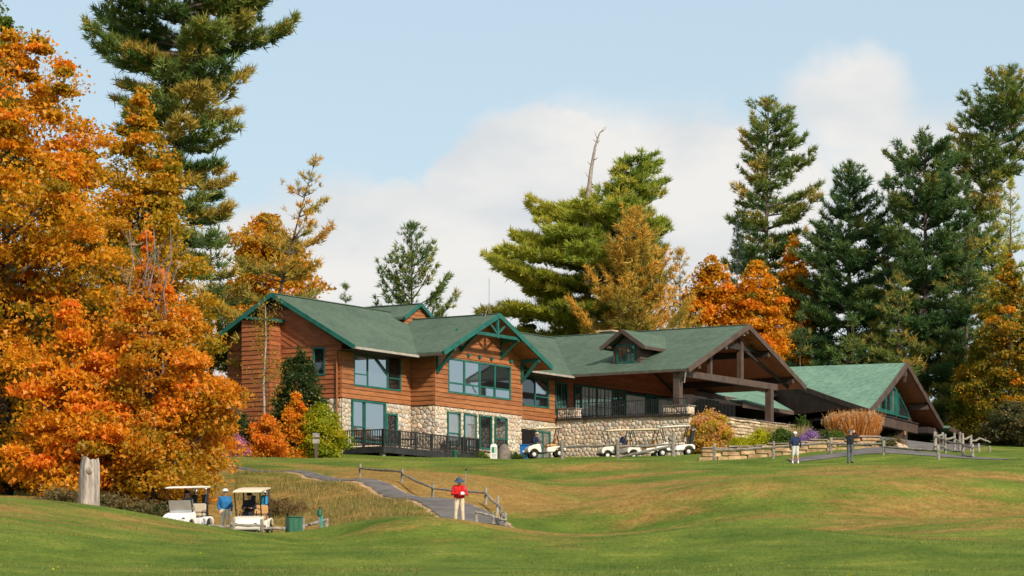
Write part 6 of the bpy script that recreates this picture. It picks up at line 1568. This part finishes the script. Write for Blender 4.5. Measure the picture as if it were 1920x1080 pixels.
def turf_tufts():
    rng = np.random.default_rng(4); n = 60000
    D = rng.uniform(62, 190, n); X = rng.uniform(-40, 1960, n); x = (X-960)/FPX*D
    C = np.stack([x, D, gzs(x, D)-.01], -1); A = rng.normal(0, .5, (n, 3)); A[:, 2] = 1
    t = np.clip(.25+.5*np.sin(x*.31+2*np.sin(D*.17))*np.sin(D*.23)+rng.normal(0, .2, n), 0, 1)
    pathd = np.interp(D, [119, 121.5, 124, 126.8, 130, 134.5, 140, 145.5, 150.5, 156, 168], [865, 880, 876, 858, 825, 775, 710, 640, 570, 500, 300])
    k = (np.abs(X-pathd) > 75) & ~((D > 176) & (X > 1420))
    o = leaf_object('turf', C[k], .10, t[k], 'turf_blade', None, rng, 'needle', axis=A[k]); tag(o, 'short mown grass tufts across the fairway slope', 'grass', kind='stuff')
leaf_mat('turf_blade', [(0, (.10, .155, .022)), (.5, (.18, .19, .035)), (1, (.30, .21, .07))], .3, .02)
turf_tufts()
def fallen():
    rng = np.random.default_rng(9); n = 170
    D = 66+70*rng.uniform(0, 1, n)**1.3; X = rng.uniform(0, 1920, n); x = (X-960)/FPX*D
    C = np.stack([x, D, gzs(x, D)+.05], -1)
    o = leaf_object('fallen_leaves', C, .065, rng.uniform(.4, 1, n), 'yellow', None, rng, normal_bias=2.5); tag(o, 'yellow fallen leaves scattered over the fairway', 'leaves', kind='stuff')
fallen()
m = MB(); m.lathe([(.004, -.0213), (.015, -.015), (.0213, 0), (.015, .015), (.004, .0213)], 10); o = m.build('golf_ball', 'cloth_white', None, smooth=True, label='white golf ball on the grass left of the golfer in pale shorts', cat='golf ball'); o.location = gp(1392, 172, .035)
# ------------------------------------------------------------------ people
def capsule(m, p, q, r0, r1, n=10):
    p, q = Vector(p), Vector(q); d = q-p; L_ = d.length
    d = d.normalized() if L_ > 1e-5 else Vector((0, 0, 1))
    pts, rad = [], []
    for t in (-90, -60, -30, 0): pts.append(p+d*r0*math.sin(math.radians(t))); rad.append(max(r0*math.cos(math.radians(t)), .001))
    for t in (0, 30, 60, 90): pts.append(q+d*r1*math.sin(math.radians(t))); rad.append(max(r1*math.cos(math.radians(t)), .001))
    if L_ < 1e-4: pts.pop(4); rad.pop(4)
    m.tube(pts, rad, n)
def person(label, loc, rz, J, wear, hat=None, glove=(), shorts=False, hair='hair_grey', scale=1.0, slim=1.0, look=(0, 0), vox=0.0125):
    """J: joints in metres, facing -y.  One continuous remeshed body; materials by region."""
    V = Vector; caps = []
    def C(reg, p, q, r0, r1): caps.append((reg, V(p), V(q), r0, r1))
    S, P_, K, SH = 'shirt', 'pants', 'skin', 'shoe'
    pel, che, nek, hed = V(J['pelvis']), V(J['chest']), V(J['neck']), V(J['head'])
    sx = J.get('axis', V((1, 0, 0))).normalized()
    # torso
    for s in (-1, 1):
        C(S, che+sx*s*.085, pel+sx*s*.070+V((0, 0, .06)), .125*slim, .120*slim); C(S, J['sh'+'RL'[s > 0]], che+sx*s*.06, .075, .11*slim)
        C(P_, pel+sx*s*.075, pel+sx*s*.065+V((0, 0, .04)), .118*slim, .112*slim)
    C(S, V(J['shR'])*.8+V(J['shL'])*.2, V(J['shR'])*.2+V(J['shL'])*.8, .080, .080); C(S, nek-V((0, 0, .06)), che, .09, .13*slim)
    C(S, nek-V((0, 0, .02)), nek+V((0, 0, .015)), .062, .058)
    C(K, nek, hed, .052, .055)
    # head
    up = (hed-nek).normalized(); f = V((math.sin(look[0])*-1, -math.cos(look[0]), look[1])).normalized()
    rt = f.cross(V((0, 0, 1))).normalized()
    C(K, hed+up*.035, hed+up*.03-f*.02, .088, .092); C(K, hed-up*.055+f*.035, hed-up*.01+f*.02, .055, .07)
    C(K, hed+f*.092+up*.01, hed+f*.108-up*.025, .012, .016)
    for s in (-1, 1): C(K, hed+rt*s*.088+up*.012, hed+rt*s*.088-up*.022, .014, .010)
    # arms and hands
    for sd in 'RL':
        sh, el, wr = V(J['sh'+sd]), V(J['el'+sd]), V(J['wr'+sd]); h = 'glove' if sd in glove else K
        C(S, sh, el, .068*slim, .052); C(S, el, el.lerp(wr, .9), .052, .040); C(h, wr, wr.lerp(el, -.05), .032, .030)
        d = V(J['hd'+sd]).normalized() if 'hd'+sd in J else (wr-el).normalized()
        ref = V((0, -1, 0)) if abs(d.y) < .8 else V((0, 0, 1)); side = d.cross(ref).normalized(); pn = side.cross(d).normalized()
        C(h, wr+d*.03-side*.018, wr+d*.085-side*.026, .026, .024); C(h, wr+d*.03+side*.018, wr+d*.085+side*.026, .026, .024)
        curl = J.get('curl', .5)
        for k, (o_, ln) in enumerate(((-.036, .062), (-.012, .075), (.012, .080), (.036, .072))):
            b = wr+d*.095+side*o_; m1 = b+d*ln*.5+side*o_*.15-pn*0+ref*curl*.02; e = m1+d*ln*.5*(1-curl)+ref*ln*curl*.75
            C(h, b, m1, .0125, .0115); C(h, m1, e, .0115, .010)
        inn = 1 if sd == 'L' else -1
        tb = wr+d*.045+side*inn*.036*(1 if sd == 'L' else 1); C(h, tb, tb+d*.035+side*inn*.022+ref*.012, .0145, .013); C(h, tb+d*.035+side*inn*.022+ref*.012, tb+d*.068+side*inn*.022+ref*.022, .013, .0105)
    # legs
    for sd, s in (('R', -1), ('L', 1)):
        hp, kn, an = pel+sx*s*.088-V((0, 0, .03)), V(J['kn'+sd]), V(J['an'+sd]); lg = P_
        if shorts:
            kk = kn+(kn-hp).normalized()*.02
            C(P_, hp, kk-(kn-hp).normalized()*.03, .108*slim, .088); C(K, kn.lerp(hp, .2), kn, .062, .056); C(K, kn, kn.lerp(an, .35), .054, .060); C(K, kn.lerp(an, .35), an+V((0, 0, .06)), .060, .038)
            C('sock', an+V((0, 0, .07)), an, .042, .042)
        else:
            C(P_, hp, kn, .105*slim, .075); C(P_, kn, an+V((0, 0, .03)), .075, .062)
        t = V(J.get('toe'+sd, (0, -1, 0))).normalized()
        C(SH, an+V((0, 0, -.035))-t*.05, an+V((0, 0, -.045))+t*.09, .045, .045); C(SH, an+V((0, 0, -.045))+t*.09, an+V((0, 0, -.055))+t*.16, .045, .035)
    tmp = MB()
    for reg, p, q, r0, r1 in caps: capsule(tmp, p, q, r0, r1)
    me = bpy.data.meshes.new('tmp'); me.from_pydata(tmp.v, [], tmp.f)
    to = bpy.data.objects.new('tmp', me); COL.objects.link(to)
    md = to.modifiers.new('r', 'REMESH'); md.mode = 'VOXEL'; md.voxel_size = vox; md.use_smooth_shade = True
    ms = to.modifiers.new('s', 'SMOOTH'); ms.factor = .5; ms.iterations = 2
    dg = bpy.context.evaluated_depsgraph_get(); ev = to.evaluated_get(dg); body = bpy.data.meshes.new_from_object(ev); body.name = 'body'
    bpy.data.objects.remove(to); bpy.data.meshes.remove(me)
    n = len(body.polygons); cen = np.empty(n*3); body.polygons.foreach_get('center', cen); cen = cen.reshape(n, 3)
    best = np.full(n, 9.); reg_i = np.zeros(n, int); regs = []
    for reg, p, q, r0, r1 in caps:
        if reg not in regs: regs.append(reg)
        a, b = np.array(p), np.array(q); d = b-a; t = np.clip(((cen-a)@d)/max(d@d, 1e-9), 0, 1); dist = np.linalg.norm(cen-a-t[:, None]*d, axis=1)-(r0+(r1-r0)*t)
        k = dist < best; best[k] = dist[k]; reg_i[k] = regs.index(reg)
    for reg in regs: body.materials.append(MATS[wear.get(reg, 'skin')])
    body.polygons.foreach_set('material_index', reg_i.astype(np.int32)); body.polygons.foreach_set('use_smooth', np.ones(n, bool))
    o = bpy.data.objects.new('person', body); COL.objects.link(o); o.location = loc; o.rotation_euler = (0, 0, rz); o.scale = (scale,)*3
    tag(o, label, 'person')
    # face
    m = MB()
    for s in (-1, 1): m.lathe([(.001, -.011), (.009, -.006), (.012, 0), (.009, .006), (.001, .011)], 8, hed+f*.083+rt*s*.034+up*.028)
    m.build('eyes', 'eye_dark', o, smooth=True)
    m = MB(); m.tube([hed+f*.088-up*.052-rt*.024, hed+f*.096-up*.054, hed+f*.088-up*.052+rt*.024], .006, 6); m.build('mouth', 'lip', o)
    m = MB(); hm = []
    for i in range(6):
        for k in range(14):
            a = 2*math.pi*k/14; e = math.radians(90-i*22); dv = rt*math.cos(a)*math.cos(e)+f*math.sin(a)*math.cos(e)+up*math.sin(e)
            if i == 5 and dv.dot(f) > -.1: dv = (dv+up*.35).normalized()
            m.v.append(tuple(hed+up*.034-f*.012+dv*.102))
    for i in range(5):
        for k in range(14): m.f.append((i*14+k, i*14+(k+1) % 14, (i+1)*14+(k+1) % 14, (i+1)*14+k))
    m.build('hair', hair, o, smooth='full')
    if hat:
        kind, hm_ = hat; m = MB(); c = hed+up*.045-f*.008; N_ = 18
        def ring(rad, z, fx=1.0): return [tuple(c+rt*math.cos(2*math.pi*k/N_)*rad+f*math.sin(2*math.pi*k/N_)*rad*fx+up*z) for k in range(N_)]
        rs = [ring(.112, 0, 1.08), ring(.112, .035, 1.08), ring(.100, .075, 1.05), ring(.066, .105), ring(.01, .115)] if kind == 'cap' else [ring(.20, -.03), ring(.17, -.005), ring(.116, .015), ring(.110, .075), ring(.098, .098), ring(.01, .105)]
        for r_ in rs: m.v += r_
        for i in range(len(rs)-1):
            for k in range(N_): m.f.append((i*N_+k, i*N_+(k+1) % N_, (i+1)*N_+(k+1) % N_, (i+1)*N_+k))
        h = m.build(kind, hm_, o, smooth='full')
        if kind == 'cap':
            m = MB(); A = []
            for k in range(9):
                t = math.pi*k/8; A.append((c+rt*math.cos(t)*.10+f*(.085+.0*k)+up*.012, c+rt*math.cos(t)*.098+f*(.10+.11*math.sin(t))-up*(.012-.0*k)))
            for a, b in A: m.v += [tuple(a), tuple(b), tuple(a+up*.008), tuple(b+up*.008)]
            for k in range(8): i = k*4; m.f += [(i, i+4, i+5, i+1), (i+2, i+3, i+7, i+6), (i+1, i+5, i+7, i+3)]
            m.build('brim', hm_, h, smooth='full')
    return o
def standing(**kw):
    J = dict(pelvis=(0, 0, .96), chest=(0, -.01, 1.27), neck=(0, 0, 1.475), head=(0, -.025, 1.63), shR=(-.185, 0, 1.415), shL=(.185, 0, 1.415),
             elR=(-.255, .03, 1.13), elL=(.255, .03, 1.13), wrR=(-.265, -.05, .885), wrL=(.265, -.05, .885), knR=(-.105, -.02, .51), knL=(.105, -.02, .51), anR=(-.125, .02, .085), anL=(.125, .02, .085), toeR=(-.2, -1, 0), toeL=(.2, -1, 0))
    J.update(kw); return J
def sitting(h=.80, **kw):
    J = dict(pelvis=(0, .06, h+.10), chest=(0, .10, h+.42), neck=(0, .09, h+.62), head=(0, .06, h+.775), shR=(-.18, .09, h+.56), shL=(.18, .09, h+.56),
             elR=(-.25, 0, h+.32), elL=(.25, 0, h+.32), wrR=(-.14, -.24, h+.30), wrL=(.14, -.24, h+.30), knR=(-.11, -.42, h+.08), knL=(.11, -.42, h+.08), anR=(-.11, -.52, h-.36), anL=(.11, -.52, h-.36))
    J.update(kw); return J
# the man in the blue sweater, hands hanging, looking up the slope
person('man in blue sweater, cream trousers and white cap standing between the two left carts', gp(422, 126.2), .25,
       standing(elR=(-.27, .05, 1.14), wrR=(-.21, -.06, .93), elL=(.265, .0, 1.13), wrL=(.235, -.10, .89), knR=(-.10, -.03, .51), anR=(-.115, 0, .085)),
       dict(shirt='cloth_blue', pants='cloth_cream', shoe='shoe', glove='cloth_white'), ('cap', 'cloth_white'), glove='L', look=(-.5, .12), slim=1.04, vox=.0095)
# the golfer in red
pg = gp(861, 121.3)
person('golfer in red sweater, khaki trousers and blue bucket hat adjusting his glove', pg, .05,
       standing(head=(.0, -.055, 1.615), chest=(0, -.02, 1.27), elR=(-.27, -.06, 1.15), wrR=(.055, -.27, 1.15), elL=(.29, -.05, 1.14), wrL=(.185, -.29, 1.15), hdR=(1, -.15, .05), hdL=(-.7, -.3, .1), knR=(-.13, -.03, .51), knL=(.12, -.03, .51), anR=(-.15, 0, .085), anL=(.14, 0, .085), curl=.7),
       dict(shirt='cloth_red', pants='cloth_khaki', shoe='shoe', glove='cloth_white'), ('bucket_hat', 'hat_blue'), glove='RL', look=(-.1, -.35), slim=1.05, vox=.0095)
def club(label, grip, head, parent_loc):
    o = empty('golf_club', grip, 0, label, 'golf club'); d = Vector(head)-Vector(grip)
    MB().tube([(0, 0, 0), d*.25], .014, 6).build('grip', 'black_plastic', o); MB().tube([d*.25, d], .008, 6).build('shaft', 'steel', o)
    m = MB(); m.lathe([(.01, -.03), (.045, -.01), (.05, .02), (.02, .04)], 8, d); m.build('club_head', 'black_plastic', o, smooth=True)
club('golf club held upright by the golfer in red', pg+Vector((.20, -.33, 1.02)), pg+Vector((.265, -.25, 2.05)), pg)
m = MB(); m.lathe([(.001, 0), (.028, .001), (.028, .005), (.001, .006)], 12, axis='Y'); 
# golfer with his back turned, pale shorts
person('golfer seen from behind in navy pullover, pale shorts and white cap', gp(1491, 173.8), math.pi+.08,
       standing(elR=(-.30, .03, 1.14), elL=(.30, .02, 1.14), wrR=(-.31, -.05, .90), wrL=(.26, -.10, .92), knR=(-.12, -.02, .51), knL=(.12, -.02, .51), anR=(-.16, .02, .085), anL=(.15, .02, .085)),
       dict(shirt='cloth_navy', pants='cloth_pale', shoe='shoe', sock='cloth_white'), ('cap', 'cloth_white'), shorts=True, slim=1.15, scale=.98)
# golfer at the end of his swing
ps = gp(1594, 174.0)
person('golfer in dark top and grey trousers finishing his swing before the tall grass', ps, math.pi-.35,
       standing(elR=(-.36, -.20, 1.42), wrR=(-.20, -.22, 1.66), elL=(-.12, -.30, 1.40), wrL=(-.16, -.20, 1.64), hdR=(.6, .2, .5), hdL=(.6, .2, .5), knR=(-.09, -.05, .51), knL=(.09, 0, .51), anR=(-.10, .06, .10), anL=(.12, 0, .085), head=(-.02, -.03, 1.63), curl=.9),
       dict(shirt='cloth_black', pants='cloth_grey', shoe='shoe_dark'), ('cap', 'cloth_grey'), slim=.98, scale=1.02)
club('golf club swung over the shoulder of the golfer in the dark top', ps+Vector((.10, .05, 1.70)), ps+Vector((-.60, .12, 1.02)), ps)
# seated and half hidden people at the carts
def on_cart(X, D, rz, x, y):
    p = gp(X, D); return Vector((p.x+x*math.cos(rz)-y*math.sin(rz), p.y+x*math.sin(rz)+y*math.cos(rz), p.z))
rz = math.radians(-98); person('man in black jacket and dark cap sitting in the cream cart', on_cart(474, 125.0, rz, -.32, -.22), rz+math.pi/2, sitting(.82), dict(shirt='cloth_black', pants='cloth_black', shoe='shoe_dark'), ('cap', 'cloth_black'), slim=1.1)
rz = math.radians(-110); person('person in dark cap hidden behind the windshield of the left white cart', on_cart(353, 127.5, rz, -.34, -.24), rz+math.pi/2, sitting(.80), dict(shirt='cloth_grey', pants='cloth_grey', shoe='shoe_dark'), ('cap', 'cloth_black'))
rz = math.radians(196); person('person in dark jacket and tan cap sitting in the leftmost cart by the cobblestone wall', on_cart(1158, 207.5, rz, -.30, .24), rz+math.pi/2, sitting(.80, chest=(0, .02, 1.22), neck=(0, -.04, 1.41), head=(0, -.09, 1.555), shR=(-.18, -.03, 1.35), shL=(.18, -.03, 1.35), elR=(-.25, -.12, 1.12), elL=(.25, -.12, 1.12), wrR=(-.14, -.34, 1.08), wrL=(.14, -.34, 1.08)), dict(shirt='cloth_navy', pants='cloth_grey', shoe='shoe_dark'), ('cap', 'seat_tan'), slim=1.1)
person('person in navy jacket bending behind the cream cart at the basement doorway', gp(1000, 203.6), math.radians(55),
       standing(pelvis=(0, .10, .93), chest=(0, -.08, 1.20), neck=(0, -.19, 1.37), head=(0, -.25, 1.51), shR=(-.185, -.15, 1.32), shL=(.185, -.15, 1.32), elR=(-.25, -.22, 1.05), elL=(.25, -.22, 1.05), wrR=(-.2, -.40, .88), wrL=(.2, -.40, .88)),
       dict(shirt='cloth_navy', pants='cloth_grey', shoe='shoe_dark'), ('cap', 'seat_beige'), slim=1.08)
